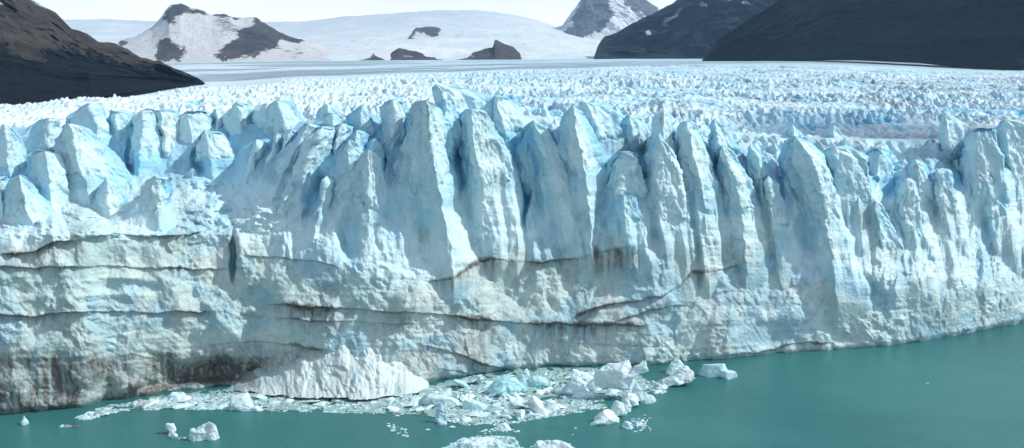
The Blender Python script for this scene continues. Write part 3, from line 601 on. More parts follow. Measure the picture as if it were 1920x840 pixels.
# ---- the crevassed surface that runs back from the cliff
PXK = [-420, 0, 200, 400, 600, 800, 1000, 1200, 1500, 1911, 2320]
DK = [300, 340, 500, 700, 950, 1400, 2200, 3500, 5600]
RW = [[255, 240, 215, 203, 207, 200, 190, 160, 125],
      [255, 238, 213, 200, 206, 199, 185, 150, 120],
      [250, 232, 203, 186, 188, 180, 160, 132, 115],
      [245, 226, 190, 172, 163, 160, 146, 124, 113],
      [240, 222, 184, 162, 150, 146, 136, 121, 112],
      [236, 216, 178, 154, 141, 138, 130, 119, 111],
      [236, 218, 176, 150, 137, 131, 124, 117, 110],
      [250, 230, 180, 152, 136, 126, 119, 114, 108],
      [290, 262, 205, 160, 140, 126, 118, 113, 108],
      [300, 275, 222, 178, 154, 138, 130, 127, 120],
      [300, 280, 232, 190, 168, 152, 145, 140, 130]]
RW = np.array(RW, float)
def plat_row(px, D):
    i = np.clip(np.searchsorted(PXK, px) - 1, 0, len(PXK) - 2); k = np.array(PXK, float); t = np.clip((px - k[i]) / (k[i + 1] - k[i]), 0, 1); t = t * t * (3 - 2 * t)
    q = np.log(np.array(DK)); ld = np.log(D); j = np.clip(np.searchsorted(q, ld) - 1, 0, len(DK) - 2); s = np.clip((ld - q[j]) / (q[j + 1] - q[j]), 0, 1)
    return (RW[i, j] * (1 - s) + RW[i, j + 1] * s) * (1 - t) + (RW[i + 1, j] * (1 - s) + RW[i + 1, j + 1] * s) * t
def edgeD(px):   # where the jagged white ice gives way to smoother far ice
    return np.interp(px, [-420, 0, 200, 400, 600, 800, 1000, 1300, 1600, 1911], [720, 720, 760, 900, 1050, 1150, 1300, 1600, 1500, 1700])
pc = np.arange(-400, 2300, 2.0)
Ds = Dfs(pc) + recess(pc, TOPROW(pc))
rat = np.concatenate([np.linspace(0, 40, 90, endpoint=False), 40 + (np.exp(np.linspace(0, 3.4, 850)) - 1) * 50, np.exp(np.linspace(np.log(1540), np.log(6900), 150))])
PX, TAU = np.meshgrid(pc, rat); DD = Ds[None] + TAU
row = plat_row(PX, np.clip(DD, 300, 5600)); row = TOPROW(PX) + (row - TOPROW(PX)) * sstep(0, 90, TAU); az, te = polar(PX, row)
z = H + DD * te
X = DD * np.sin(az); Y = DD * np.cos(az)
ed = edgeD(PX) * (1 + .05 * fbm(X / 90, Y / 90, 2, 4)); amp = 1 - .93 * sstep(.88, 1.06, DD / ed)
xw = X + 5 * fbm(X / 18, Y / 18, 3, 81); yw = Y + 5 * fbm(X / 18 + 30, Y / 18, 3, 82)
far = sstep(450, 1100, DD)
big = sstep(-.1, .5, fbm(X / 38, Y / 24, 2, 98))
lines = ridged(X / 34 + .5 * fbm(X / 30, Y / 30, 2, 185), Y / 9, 3, 186) - .5
band_ = sstep(-.12, .22, fbm(X / 110 + Y / 300, Y / 26, 4, 188))
h = 2.3 * pyramids(xw / 2.6, yw / 6, 83) + (1 - .6 * far) * big * 5.0 * (crag(xw / 6.5, yw / 9, 189, .8, 1.8) - .2) + 1.5 * crag(xw / 1.8 + 9, yw / 3.4, 87) + 2.6 * lines + .9 * fbm(X / 2.2, Y / 2.2, 4, 88, .6) + .7 * (facet(X / 1.6, Y / 2.2, 84) - .4)
swell = 3.0 * fbm(X / 60, Y / 45, 3, 89)
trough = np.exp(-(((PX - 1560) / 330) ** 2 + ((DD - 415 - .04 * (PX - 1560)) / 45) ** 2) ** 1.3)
am2 = amp * (.45 + .75 * band_) * (1 - .2 * trough) * (1 - .25 * far) * sstep(0, 5, TAU)
z = z + am2 * h + swell * amp * sstep(0, 30, TAU) + (1 - amp) * .8 * fbm(X / 40, Y / 20, 4, 92)
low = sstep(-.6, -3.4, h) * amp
dirt = .35 * amp * sstep(.12, .4, fbm(X / 70, Y / 22, 4, 187)) * sstep(900, 1300, PX) * (DD > 480) + .32 * trough * sstep(-.3, .4, fbm(X / 14, Y / 14, 4, 94)) + .16 * amp * sstep(.1, .5, fbm(X / 25, Y / 12, 4, 95)) * sstep(500, 1100, PX)  # trough term: grey tint paints cloud shade into the ice along with dirt
dirt = np.maximum(dirt, (1 - amp) * (.04 + .2 * sstep(-.3, .4, fbm(X / 300, Y / 120, 3, 96))))
mor = sstep(1500, 2600, DD) * sstep(1330, 1700, PX) * sstep(5600, 2600, DD); dirt = np.maximum(dirt, .5 * mor)
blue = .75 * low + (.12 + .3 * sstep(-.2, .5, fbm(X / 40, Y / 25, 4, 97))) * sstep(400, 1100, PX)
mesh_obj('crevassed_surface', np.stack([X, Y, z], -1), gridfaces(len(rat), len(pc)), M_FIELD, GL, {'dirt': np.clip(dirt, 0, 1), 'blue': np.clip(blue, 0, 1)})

# ------------------------------------------------------------------ upper icefield
pc = np.linspace(-500, 2400, 500); rws = np.linspace(0, 1, 160)
T_, PX = np.meshgrid(rws, pc, indexing='ij')
crest = np.interp(PX, [-500, 200, 420, 560, 640, 800, 900, 1000, 1100, 1200, 2400], [70, 70, 80, 74, 66, 54, 54, 58, 76, 84, 84])
ROW = np.where(T_ < .75, 114 + (crest - 114) * (T_ / .75) ** .8, crest - (T_ - .75) / .25 * 34 * sstep(1180, 880, PX))
Dd = 5200 + 4300 * np.minimum(T_ / .75, 1) ** 1.3 + 5500 * np.clip((T_ - .75) / .25, 0, 1)
az, te = polar(PX, ROW); X = Dd * np.sin(az); Y = Dd * np.cos(az)
z = H + Dd * te + 22 * fbm(X / 700, Y / 900, 5, 101) * sstep(0, .15, T_) + 10 * ridged(X / 160, Y / 300, 4, 103) * sstep(0, .1, T_) - 4
m = mesh_obj('icefield', np.stack([X, Y, z], -1), gridfaces(160, 500), far_ice('icefield_snow', (.80, .85, .87), (.52, .66, .74), .0022, 25), None, {'dirt': X * 0})
props(m, kind='structure')

# ------------------------------------------------------------------ mountains and outcrops
def mountain(name, ridge, foot, Dr, Df, mat, seed, gully, snow=None, forest=None, rock=None, nu=420, nv=220, ridge_noise=3, kind='structure', label=None, cat=None, group=None, prow=1.0, grel=.5, jit=.6):
    ra, fa = np.array(ridge, float), np.array(foot, float)
    u = np.linspace(ra[0, 0], ra[-1, 0], nu)[None]; v = np.linspace(0, 1.35, nv)[:, None]
    u = np.broadcast_to(u, (nv, nu)); v = np.broadcast_to(v, (nv, nu))
    rr = np.interp(u, ra[:, 0], ra[:, 1]) + ridge_noise * fbm(u / 12, u * 0 + seed, 4, seed, .6) * np.clip(np.minimum(v, 1), 0, 1) ** 7; fr = np.interp(u, fa[:, 0], fa[:, 1])
    vv = np.minimum(v, 1); Dfv = Df(u) if callable(Df) else Df + 0 * u; Drv = Dr(u) if callable(Dr) else Dr + 0 * u
    zf = H + Dfv * polar(u, fr)[1]; zr = H + Drv * polar(u, rr)[1]
    D = Dfv + (Drv - Dfv) * v
    z = zf + (zr - zf) * vv ** prow
    z = np.where(v > 1, zr - (v - 1) * (Drv - Dfv) * .9, z)
    az = polar(u, rr + (fr - rr) * (1 - vv))[0]
    s = az * D; u01 = (u - u.min()) / (u.max() - u.min()); env = np.sin(np.pi * np.clip(vv, 0, 1)) ** .6 * sstep(0, .05, u01) * sstep(1, .95, u01)
    g = .35 * fbm(s / (gully * .22), v * 14, 4, seed + 3, .6) + ridged(s / gully + .9 * vv + .5 * fbm(s / gully, vv * 3, 3, seed + 2), v * (Drv - Dfv).mean() / (gully * 2.2) + .35 * s / gully, 5, seed, .5) - .5
    hgt = np.maximum(zr - zf, 1).mean()
    D = D - env * g * hgt * grel
    z = z + env * hgt * .10 * fbm(s / (gully * .5), v * 6, 5, seed + 9)
    X, Y = D * np.sin(az), D * np.cos(az)
    te = (z - H) / D
    q = (420 * CP * 0 + 0)
    pr = fr + (rr - fr) * vv                                    # photo row of the point, near enough
    wx = u + 11 * fbm(u / 14, pr / 7, 5, seed + 20, .68); wy = pr + 8 * fbm(u / 12 + 7, pr / 6, 5, seed + 21, .68)
    def mask(polys, jit=jit):
        r = np.zeros(u.shape)
        for P in polys or []:
            for ox, oy in ((0, 0), (5, 1), (-5, -1), (1, 3.5), (-1, -3.5), (3, -2.5), (-3, 2.5), (10, 0), (-10, 0), (0, 7), (0, -7), (7, 5), (-7, -5)): r = r + inpoly(wx + ox * jit, wy + oy * jit, P) / 13.
        return np.clip(r, 0, 1)
    sn = mask(snow); 
    if rock is not None: sn = np.clip(np.maximum(sn, 1 - mask(rock)) - .5 * sstep(.12, .34, g), 0, 1)
    elif snow: sn = np.maximum(sn, .33 * sstep(-.12, -.34, g) * sstep(60, 15, pr) * (jit < .5))
    o = mesh_obj(name, np.stack([X, Y, z], -1), gridfaces(nv, nu), mat, None, {'snow': sn, 'forest': mask(forest, 2.4)})
    props(o, label, cat, group, kind); return o

# left brown mountain with dark forest foot
mountain('mountain', [(-900, -260), (-400, -160), (0, -45), (60, -20), (150, -8), (200, 5), (235, 15), (262, 32), (300, 55), (330, 66), (360, 84), (400, 104) ][:6] + [(215, 3), (232, 14), (240, 24)][:0] +
         [(90 + 130, 8), (250, 70), (252, 90)][:0] + [(210, 4)][:0],
         [(-900, 215), (200, 190)], 1900, 900, M_ROCKL, 301, 260) if False else None
mountain('mountain', [(-900, -300), (-300, -120), (0, -40), (50, -8), (78, 10), (100, 20), (115, 34), (135, 55), (160, 62), (185, 78), (215, 80), (238, 92), (262, 106), (300, 115), (340, 134), (372, 146), (384, 155)],
         [(-900, 225), (0, 206), (100, 193), (170, 184), (240, 172), (300, 167), (384, 156)], lambda u: np.interp(u, [-900, 0, 384], [1700, 1700, 1500]), lambda u: np.interp(u, [-900, 0, 170, 384], [760, 790, 960, 1470]), M_ROCKL, 305, 150,
         snow=[[(55, -2), (70, 2), (92, 14), (90, 20), (72, 12)], [(0, 36), (10, 38), (8, 46), (0, 44)], [(-5, 10), (4, 12), (2, 20), (-5, 18)]],
         forest=[[(-900, 60), (-300, 60), (0, 106), (30, 132), (70, 143), (84, 120), (100, 104), (125, 112), (160, 108), (200, 112), (240, 118), (270, 122), (400, 150), (400, 260), (-900, 260)]], ridge_noise=2)
# snow mountain behind
mountain('mountain', [(150, 96), (200, 84), (232, 76), (262, 62), (285, 50), (300, 34), (318, 10), (338, 5), (352, 12), (375, 18), (398, 26), (420, 27), (455, 34), (478, 32), (500, 44), (520, 58), (545, 68), (575, 75), (620, 95)],
         [(150, 118), (620, 116)], 6200, 5000, M_ROCKF, 311, 420,
         rock=[[(308, 26), (318, 8), (340, 2), (352, 14), (390, 20), (380, 30), (355, 28), (330, 36), (305, 42)], [(398, 24), (420, 22), (456, 32), (450, 37), (410, 34)], [(290, 100), (298, 80), (318, 78), (322, 90), (350, 96), (336, 114), (292, 112)],
               [(398, 114), (420, 92), (450, 62), (475, 48), (472, 28), (500, 40), (522, 56), (575, 72), (560, 84), (525, 76), (520, 92), (480, 106), (430, 114)], [(222, 80), (238, 74), (236, 88), (224, 90)], [(318, 40), (332, 36), (328, 50), (318, 50)]], ridge_noise=3, nu=600, grel=.35)
# hazy peak far behind
mountain('mountain', [(1020, 62), (1055, 48), (1072, 22), (1100, -14), (1140, -30), (1190, -10), (1225, 8), (1250, 22), (1300, 40), (1400, 50)], [(1020, 82), (1400, 92)], 13500, 11500, M_ROCKP, 321, 600,
         rock=[[(1066, 70), (1074, 30), (1100, -20), (1142, -40), (1142, 20), (1156, 34), (1130, 60), (1095, 74)], [(1165, -40), (1220, 4), (1240, 26), (1215, 34), (1195, 20), (1168, 10)], [(1052, 60), (1075, 58), (1078, 76), (1058, 74)]], ridge_noise=3)
# blue-dark mountain with snow patches
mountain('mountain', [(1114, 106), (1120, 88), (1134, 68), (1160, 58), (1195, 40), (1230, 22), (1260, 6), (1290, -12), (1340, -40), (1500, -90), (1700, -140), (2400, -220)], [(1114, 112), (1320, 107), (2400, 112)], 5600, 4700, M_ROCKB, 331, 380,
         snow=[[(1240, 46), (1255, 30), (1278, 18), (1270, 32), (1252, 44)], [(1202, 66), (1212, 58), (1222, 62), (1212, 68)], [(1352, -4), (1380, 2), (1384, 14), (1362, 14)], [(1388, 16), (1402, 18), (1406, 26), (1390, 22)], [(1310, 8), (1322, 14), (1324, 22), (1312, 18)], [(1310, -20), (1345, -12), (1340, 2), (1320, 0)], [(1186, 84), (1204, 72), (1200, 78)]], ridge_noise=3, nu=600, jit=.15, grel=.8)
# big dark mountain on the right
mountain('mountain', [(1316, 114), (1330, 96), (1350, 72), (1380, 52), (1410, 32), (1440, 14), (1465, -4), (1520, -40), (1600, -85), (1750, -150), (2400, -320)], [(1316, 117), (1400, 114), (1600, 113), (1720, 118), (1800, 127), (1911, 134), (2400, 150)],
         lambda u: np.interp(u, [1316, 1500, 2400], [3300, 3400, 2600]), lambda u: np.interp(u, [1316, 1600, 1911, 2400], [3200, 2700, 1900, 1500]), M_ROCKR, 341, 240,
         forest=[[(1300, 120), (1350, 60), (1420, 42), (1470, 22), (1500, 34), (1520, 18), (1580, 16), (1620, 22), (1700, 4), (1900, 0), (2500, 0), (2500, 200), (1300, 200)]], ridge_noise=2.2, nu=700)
OUT = [([(655, 111), (685, 103), (700, 99), (715, 103), (732, 112)], 117, 'low brown rock outcrop at the foot of the distant icefall, leftmost'),
       ([(728, 110), (735, 98), (748, 90), (765, 93), (780, 95), (800, 103), (815, 104), (840, 112)], 116, 'wide brown rock outcrop with snow flecks at the foot of the distant icefall'),
       ([(850, 111), (885, 100), (905, 92), (924, 88), (928, 74), (942, 80), (962, 88), (974, 98), (978, 108)], 114, 'dark stepped rock outcrop with a pointed top at the foot of the icefall')]
for i, (rg, ft, lb) in enumerate(OUT):
    mountain('rock_outcrop', rg, [(rg[0][0], ft), (rg[-1][0], ft - 3)], 5600, 5050, M_ROCKF, 351 + i, 120, snow=[[(rg[0][0] + 30, 108), (rg[0][0] + 36, 103), (rg[0][0] + 44, 108)]], ridge_noise=2.5, nu=160, nv=90,
             kind=None, label=lb, cat='rock outcrop', group='rock outcrops in the distant icefield')
mountain('rock_outcrop', [(768, 64), (780, 53), (800, 49), (820, 50), (834, 62), (846, 82)], [(768, 70), (846, 86)], 9300, 7600, M_ROCKF, 361, 200, snow=[[(760, 90), (778, 60), (800, 64), (822, 90)]], ridge_noise=2.5, nu=160, nv=90,
         kind=None, label='faint grey rock outcrop high on the snowy crest, veiled by haze', cat='rock outcrop', group='rock outcrops in the distant icefield')

# ------------------------------------------------------------------ fallen ice heap at the foot of the cliff
def heap():
    n1, n2 = 420, 130
    a = np.linspace(0, 1, n1)[None] + np.zeros((n2, 1)); v = np.linspace(0, 1, n2)[:, None] + np.zeros((1, n1))
    px = 425 + 385 * a
    base = np.interp(px, [425, 500, 560, 690, 760, 800, 812], [722, 732, 738, 740, 733, 722, 712])
    topr = np.interp(px, [425, 440, 480, 515, 545, 575, 600, 650, 700, 740, 780, 800, 812], [718, 706, 694, 686, 674, 652, 640, 628, 640, 662, 688, 702, 712]) + 7 * fbm(px / 22, px * 0, 4, 401)
    row = base + 8 + (topr - base - 8) * v
    Db = -H / polar(px, base)[1]; D = Db + np.interp(v, [0, 1], [-.7, 1]) * (5.5 + 3.5 * np.sin(np.pi * a))
    Dt = np.minimum(D, 400); az, te = polar(px, row); U = Db * az; z = H + D * te
    fl = ridged(U / 2.2 + .05 * z, z / 18, 4, 402) - .5
    U = U + 1.5 * fbm(U / 5, z / 6, 3, 409); fl = .3 * (ridged(U / 3.1 + .05 * z, z / 14, 4, 402) - .5)
    D = D - 1.1 * fl - 1.4 * fbm(U / 6, z / 5, 4, 410, .6) - 1.2 * (scallop(U / 3.4 + .2 * z, z / 6, 403) - .4) - 1.6 * crag(U / 2.6, z / 2.6, 404) - .9 * crag(U / 1.2, z / 1.2, 407)
    m = inpoly(px, row, [(425, 760), (425, 690), (520, 680), (510, 712), (470, 760)]); dirt = .5 * m * (fbm(U / 2, z / 2, 3, 405) > 0) + .25 * sstep(.1, .5, fbm(U / 1.5, z / 12, 3, 406))
    o = mesh_obj('fallen_ice_heap', np.stack([D * np.sin(az), D * np.cos(az), z], -1), gridfaces(n2, n1)[:, ::-1], M_HEAP, None, {'dirt': dirt, 'blue': .25 * sstep(.1, .5, fbm(U / 3, z / 3, 3, 408)), 'warm': .5 + 0 * dirt})
    props(o, 'white fluted mound of fallen ice leaning on the foot of the cliff', 'ice heap')
heap()

# ------------------------------------------------------------------ floating ice
import bmesh
def hullpts(rng, kind, n=26):
    P = []
    for i in range(n):
        a = rng.uniform(0, 6.283); 
        if kind == 'peak': z = rng.random(); r = (1 - z) ** .8 * rng.uniform(.75, 1); P.append((r * math.cos(a) + .15 * z, r * math.sin(a), z))
        elif kind == 'slab': z = rng.choice((0, .5, 1)); r = rng.uniform(.8, 1) * (1 - .25 * z); P.append((r * math.cos(a), r * math.sin(a), z * rng.uniform(.55, 1)))
        elif kind == 'wedge': x = rng.uniform(-1, 1); P.append((x, rng.uniform(-1, 1) * (1 - .3 * abs(x)), (x * .5 + .5) * rng.uniform(.4, 1)))
        elif kind == 'wedgeL': x = rng.uniform(-1, 1); P.append((x, rng.uniform(-1, 1) * (1 - .3 * abs(x)), (.5 - x * .5) * rng.uniform(.4, 1)))
        else: z = rng.random(); r = math.sqrt(max(0, 1 - z * z)) * rng.uniform(.85, 1); P.append((r * math.cos(a), r * math.sin(a), z))
    return P
def berg(name, label, blobs, seed, cat='iceberg', blue=.1, dirt=0., voxel=.28, rough=1., group='icebergs in the lake'):
    """blobs: (px, base row, width px, height px, depth/width ratio, kind, base height px)"""
    rng = random.Random(seed); bm = bmesh.new()
    px0, r0 = blobs[0][0], blobs[0][1]; O = on_water(px0, r0)
    for b in blobs:
        px, rw, wd, hp, dp, kind = b[:6]; lift = b[6] if len(b) > 6 else 0
        C = on_water(px, rw); ps = math.hypot(*C[:2]) / F * 1.02; w_ = wd * ps / 2; hh = hp * ps / .93
        vs = [bm.verts.new((C[0] - O[0] + x * w_, C[1] - O[1] + y * w_ * dp + w_ * dp * .6, (lift * ps - .5 if lift else -.6) + z * (hh + .6))) for x, y, z in hullpts(rng, kind)]
        r = bmesh.ops.convex_hull(bm, input=vs)
        bmesh.ops.delete(bm, geom=[g for g in r['geom_interior'] if isinstance(g, bmesh.types.BMVert)], context='VERTS')
    me = bpy.data.meshes.new(name); bm.to_mesh(me); bm.free()
    o = bpy.data.objects.new(name, me); COL.objects.link(o)
    md = o.modifiers.new('r', 'REMESH'); md.mode = 'VOXEL'; md.voxel_size = voxel
    dg = bpy.context.evaluated_depsgraph_get(); me2 = bpy.data.meshes.new_from_object(o.evaluated_get(dg)); o.modifiers.clear(); o.data = me2; bpy.data.meshes.remove(me)
    n = len(me2.vertices); co = np.empty(n * 3, np.float32); me2.vertices.foreach_get('co', co); co = co.reshape(-1, 3)
    no = np.empty(n * 3, np.float32); me2.vertices.foreach_get('normal', no); no = no.reshape(-1, 3)
    x, y, z = co.T.astype(float); s = seed * 3.1
    d = .7 * (scallop((x + y * .6) / 2.6 + s, (z * 1.3 + y * .7) / 2.4, seed) - .4) + .5 * crag((x + .4 * z) / 1.5 + s, (z + y * .8) / 1.5, seed + 3) + .18 * fbm(x / .8 + s, y / .8, 3, seed + 5, .6, z / .8)
    co2 = co + no * (d * rough)[:, None].astype(np.float32); me2.vertices.foreach_set('co', co2.ravel().astype(np.float32))
    for nm, val in (('blue', np.clip(blue + .35 * sstep(2.0, 0, z) * sstep(-.2, .4, fbm(x / 3 + s, y / 3, 3, seed)), 0, 1)), ('dirt', dirt * sstep(-.1, .4, fbm(x / 1.6 + s, z / 1.2, 4, seed + 8)))):
        at = me2.attributes.new(nm, 'FLOAT', 'POINT'); at.data.foreach_set('value', val.astype(np.float32))
    me2.materials.clear(); me2.materials.append(M_BERG); me2.update()
    o.location = (float(O[0]), float(O[1]), 0); me2.name = name
    props(o, label, cat, group); return o
berg('iceberg', 'small pointed white iceberg alone at the far lower left', [(41, 797, 22, 15, .8, 'peak')], 501, voxel=.18)
berg('iceberg', 'crooked hooked white iceberg left of a two peaked one', [(321, 820, 20, 12, .7, 'round', 0), (318, 814, 24, 10, .6, 'slab', 8), (326, 822, 14, 10, .6, 'round')], 502, voxel=.18, rough=.6)
berg('iceberg', 'bright two peaked iceberg with a notch, alone in open water at lower left', [(366, 827, 38, 18, .6, 'slab'), (377, 826, 26, 33, .6, 'slab'), (398, 825, 34, 32, .6, 'slab')], 503, voxel=.2, rough=.6, blue=.05)
berg('iceberg', 'long low white iceberg tapering to the left, just off the grimy cliff foot', [(186, 780, 42, 9, .35, 'wedge')], 504, voxel=.18, rough=.5, blue=0)
berg('iceberg', 'dark brown low slab of dirty ice floating near the left edge', [(128, 801, 50, 3, .25, 'slab')], 505, dirt=1.4, voxel=.18, rough=.4)
berg('iceberg', 'blue tinted jagged pinnacle iceberg rising from the pack', [(824, 793, 32, 40, .6, 'peak'), (832, 793, 30, 18, .6, 'peak')], 506, blue=.5, voxel=.22)
berg('iceberg', 'small flat white floe just below the blue pinnacle', [(828, 796, 26, 7, .6, 'slab')], 507, voxel=.18, rough=.4)
berg('iceberg', 'large clear blue dome iceberg in the middle of the pack', [(950, 742, 84, 34, .6, 'round'), (975, 738, 50, 40, .5, 'peak'), (925, 748, 50, 22, .6, 'wedge')], 508, blue=.62, rough=.6)
berg('iceberg', 'pale blue low ridge iceberg right of the clear blue dome', [(1010, 726, 64, 20, .5, 'round')], 509, blue=.5, rough=.6)
berg('iceberg', 'white shining slope iceberg with a brown streak, low in front of the blue dome', [(985, 768, 80, 24, .6, 'wedgeL'), (1003, 768, 44, 24, .6, 'round'), (960, 766, 50, 18, .6, 'slab')], 510, blue=.08, dirt=.25, rough=.6)
berg('iceberg', 'flat grey topped slab iceberg at the left end of the pack', [(822, 763, 90, 18, .5, 'slab')], 511, dirt=.45, rough=.5)
berg('iceberg', 'white low slab iceberg with blue underside beside the grey slab', [(888, 768, 62, 20, .5, 'slab')], 512, blue=.25, rough=.5)
berg('iceberg', 'white arched iceberg with a bridge and a curved tail pointing at the camera', [(1150, 750, 92, 52, .4, 'slab', 24), (1186, 750, 60, 58, .4, 'wedge', 32), (1082, 744, 52, 34, .8, 'round'), (1192, 760, 42, 44, .5, 'peak'), (1182, 764, 46, 26, .6, 'round'),
     (1214, 756, 48, 14, .6, 'slab'), (1174, 776, 38, 36, .8, 'peak'), (1158, 786, 46, 32, .7, 'round'), (1140, 795, 58, 27, .6, 'round'), (1120, 798, 44, 18, .6, 'wedge')], 513, blue=.04, rough=.7)
berg('iceberg', 'lumpy white ice field raft left of the arched iceberg', [(1080, 742, 70, 22, .6, 'round'), (1050, 740, 40, 18, .8, 'peak'), (1110, 734, 50, 26, .6, 'peak'), (1095, 748, 60, 12, .5, 'slab')], 514, blue=.1, dirt=.2)
berg('iceberg', 'pinkish grey speckled wedge iceberg carrying a white cap, at the end of the pack', [(1270, 724, 78, 30, .7, 'wedge'), (1285, 716, 50, 26, .7, 'round'), (1240, 730, 40, 12, .6, 'slab')], 515, dirt=.42, blue=0)
berg('iceberg', 'rounded white and blue cap of ice on top of the speckled wedge', [(1270, 701, 38, 26, .8, 'round'), (1264, 704, 38, 14, .8, 'slab')], 516, blue=.25)
berg('iceberg', 'smooth pale turquoise iceberg with a sloping flat top, rightmost', [(1340, 706, 66, 24, .6, 'slab'), (1366, 710, 50, 14, .6, 'slab')], 517, blue=.35, rough=.3)
berg('iceberg', 'ragged white iceberg trailing right of the curved tail', [(1178, 804, 36, 14, .6, 'round'), (1196, 799, 22, 10, .6, 'round'), (1208, 799, 16, 6, .6, 'slab')], 518, voxel=.2)
berg('iceberg', 'flat diamond shaped white floe by itself below the pack', [(942, 808, 62, 13, .5, 'peak')], 519, voxel=.2, rough=.5)
berg('iceberg', 'snowy white floe cut by the bottom edge of the photo, left one', [(905, 844, 120, 12, .5, 'slab'), (890, 842, 60, 13, .5, 'round'), (962, 834, 26, 12, .6, 'peak')], 520, dirt=.2)
berg('iceberg', 'snowy white floe cut by the bottom edge of the photo, right one', [(1040, 848, 100, 14, .5, 'slab'), (1035, 844, 50, 16, .5, 'round')], 521, dirt=.2)
berg('iceberg', 'white blocky iceberg against the cliff foot left of the arched one', [(985, 710, 36, 20, .6, 'peak')], 522, blue=.1)
berg('iceberg', 'low whitish peaked iceberg by the cliff foot, behind the lumpy raft', [(1072, 708, 50, 14, .6, 'peak')], 528, blue=.1)
berg('iceberg', 'pale round topped iceberg close under the grimy grey cliff', [(330, 752, 46, 14, .6, 'round'), (325, 754, 60, 7, .5, 'slab')], 523, blue=.1)
berg('iceberg', 'brown and white speckled iceberg at the near edge of the left ice raft', [(258, 766, 44, 12, .6, 'round')], 524, dirt=.7, voxel=.2)
berg('iceberg', 'broad white iceberg at the near edge of the raft, right of the two peaked one', [(450, 770, 60, 20, .6, 'round'), (480, 772, 40, 14, .6, 'peak')], 525, blue=.05)
berg('iceberg', 'small dark tipped grey iceberg leaning on the brown cliff foot', [(875, 722, 70, 18, .6, 'wedge')], 526, dirt=.35, blue=.2)
berg('iceberg', 'curved pale blue iceberg between the brown cliff foot and the grey slab', [(870, 728, 44, 22, .5, 'wedgeL')], 527, blue=.4)

# small chunks: individuals, shared meshes
def chunk_mesh(seed):
    rng = random.Random(seed); bm = bmesh.new()
    vs = [bm.verts.new((x, y * .8, z - .25)) for x, y, z in hullpts(rng, ('round', 'slab', 'peak', 'wedge')[seed % 4], 16)]
    r = bmesh.ops.convex_hull(bm, input=vs); bmesh.ops.delete(bm, geom=[g for g in r['geom_interior'] if isinstance(g, bmesh.types.BMVert)], context='VERTS')
    bmesh.ops.subdivide_edges(bm, edges=bm.edges[:], cuts=2, use_grid_fill=True)
    for v in bm.verts:
        c = v.co; k = .10 * float(fbm(np.array([c.x * 2 + seed]), np.array([c.y * 2 + c.z * 2]), 3, seed)[0]); v.co = c * (1 + k)
    me = bpy.data.meshes.new('ice_chunk'); bm.to_mesh(me); bm.free(); me.materials.append(M_BERG); return me
CH = [chunk_mesh(600 + i) for i in range(10)]
REG = [([(430, 742), (560, 745), (700, 745), (800, 735), (870, 722), (960, 704), (1060, 697), (1140, 700), (1160, 715), (1110, 745), (1080, 760), (1000, 782), (900, 786), (800, 772), (640, 768), (430, 764)], 170),
       ([(150, 778), (200, 766), (330, 745), (430, 742), (440, 764), (330, 766), (230, 766), (160, 784)], 34), ([(840, 775), (930, 770), (985, 775), (970, 795), (860, 795)], 14), ([(1020, 700), (1160, 697), (1210, 718), (1240, 735), (1170, 745), (1080, 740)], 24),
       ([(720, 796), (740, 792), (772, 812), (760, 818), (735, 812)], 4), ([(1195, 780), (1215, 776), (1232, 800), (1205, 806)], 3), ([(1020, 765), (1080, 760), (1135, 765), (1040, 775)], 8)]
def sample(poly, rng):
    xs_ = [p[0] for p in poly]; ys_ = [p[1] for p in poly]
    while True:
        x, y = rng.uniform(min(xs_), max(xs_)), rng.uniform(min(ys_), max(ys_))
        if inpoly(np.array([x]), np.array([y]), poly)[0]: return x, y
rng = random.Random(11)
LB = ['small white ice chunk afloat in the dense pack below the middle of the cliff', 'small ice chunk afloat in the thin raft under the grimy left cliff', 'small ice chunk in front of the flat grey slab',
      'small white ice chunk crowded round the arched iceberg', 'tiny ice chunk adrift below the blue pinnacle', 'tiny ice chunk beside the curved tail of the arched iceberg', 'small ice chunk in the strip just below the shining slope']
for ri, (poly, n) in enumerate(REG):
    for i in range(n):
        x, y = sample(poly, rng); P = on_water(x, y); o = bpy.data.objects.new('ice_chunk', CH[rng.randrange(10)]); COL.objects.link(o)
        s = .8 + 3.0 * rng.random() ** 3
        if ri in (4, 5): s *= .6
        o.location = (P[0], P[1], 0); o.scale = (s, s * rng.uniform(.6, 1.1), s * rng.uniform(.22, .55)); o.rotation_euler = (rng.uniform(-.15, .15), rng.uniform(-.15, .15), rng.uniform(0, 6.28))
        props(o, LB[ri], 'ice chunk', 'small ice chunks floating before the glacier, patch ' + ['in the middle', 'on the left', 'by the slab', 'by the arch', 'by the pinnacle', 'by the tail', 'by the slope'][ri])
for x, y, s, lb in ((745, 780, .8, 'lone small white chunk in open water left of the blue pinnacle'), (802, 806, .8, 'lone white chunk in open water below left of the blue pinnacle'), (1740, 719, .7, 'lone sliver of ice far out on the open right water'),
                    (1079, 803, .6, 'tiny lone chunk in open water left of the curved tail'), (1074, 815, .4, 'tiniest chunk, lowest in the open water left of the curved tail'), (848, 801, 1.0, 'small flat floe just right of the floe below the pinnacle')):
    P = on_water(x, y); o = bpy.data.objects.new('ice_chunk', CH[1 if s < .75 else 0]); COL.objects.link(o); o.location = (P[0], P[1], 0); o.scale = (s, s * .7, s * .5); props(o, lb, 'ice chunk')

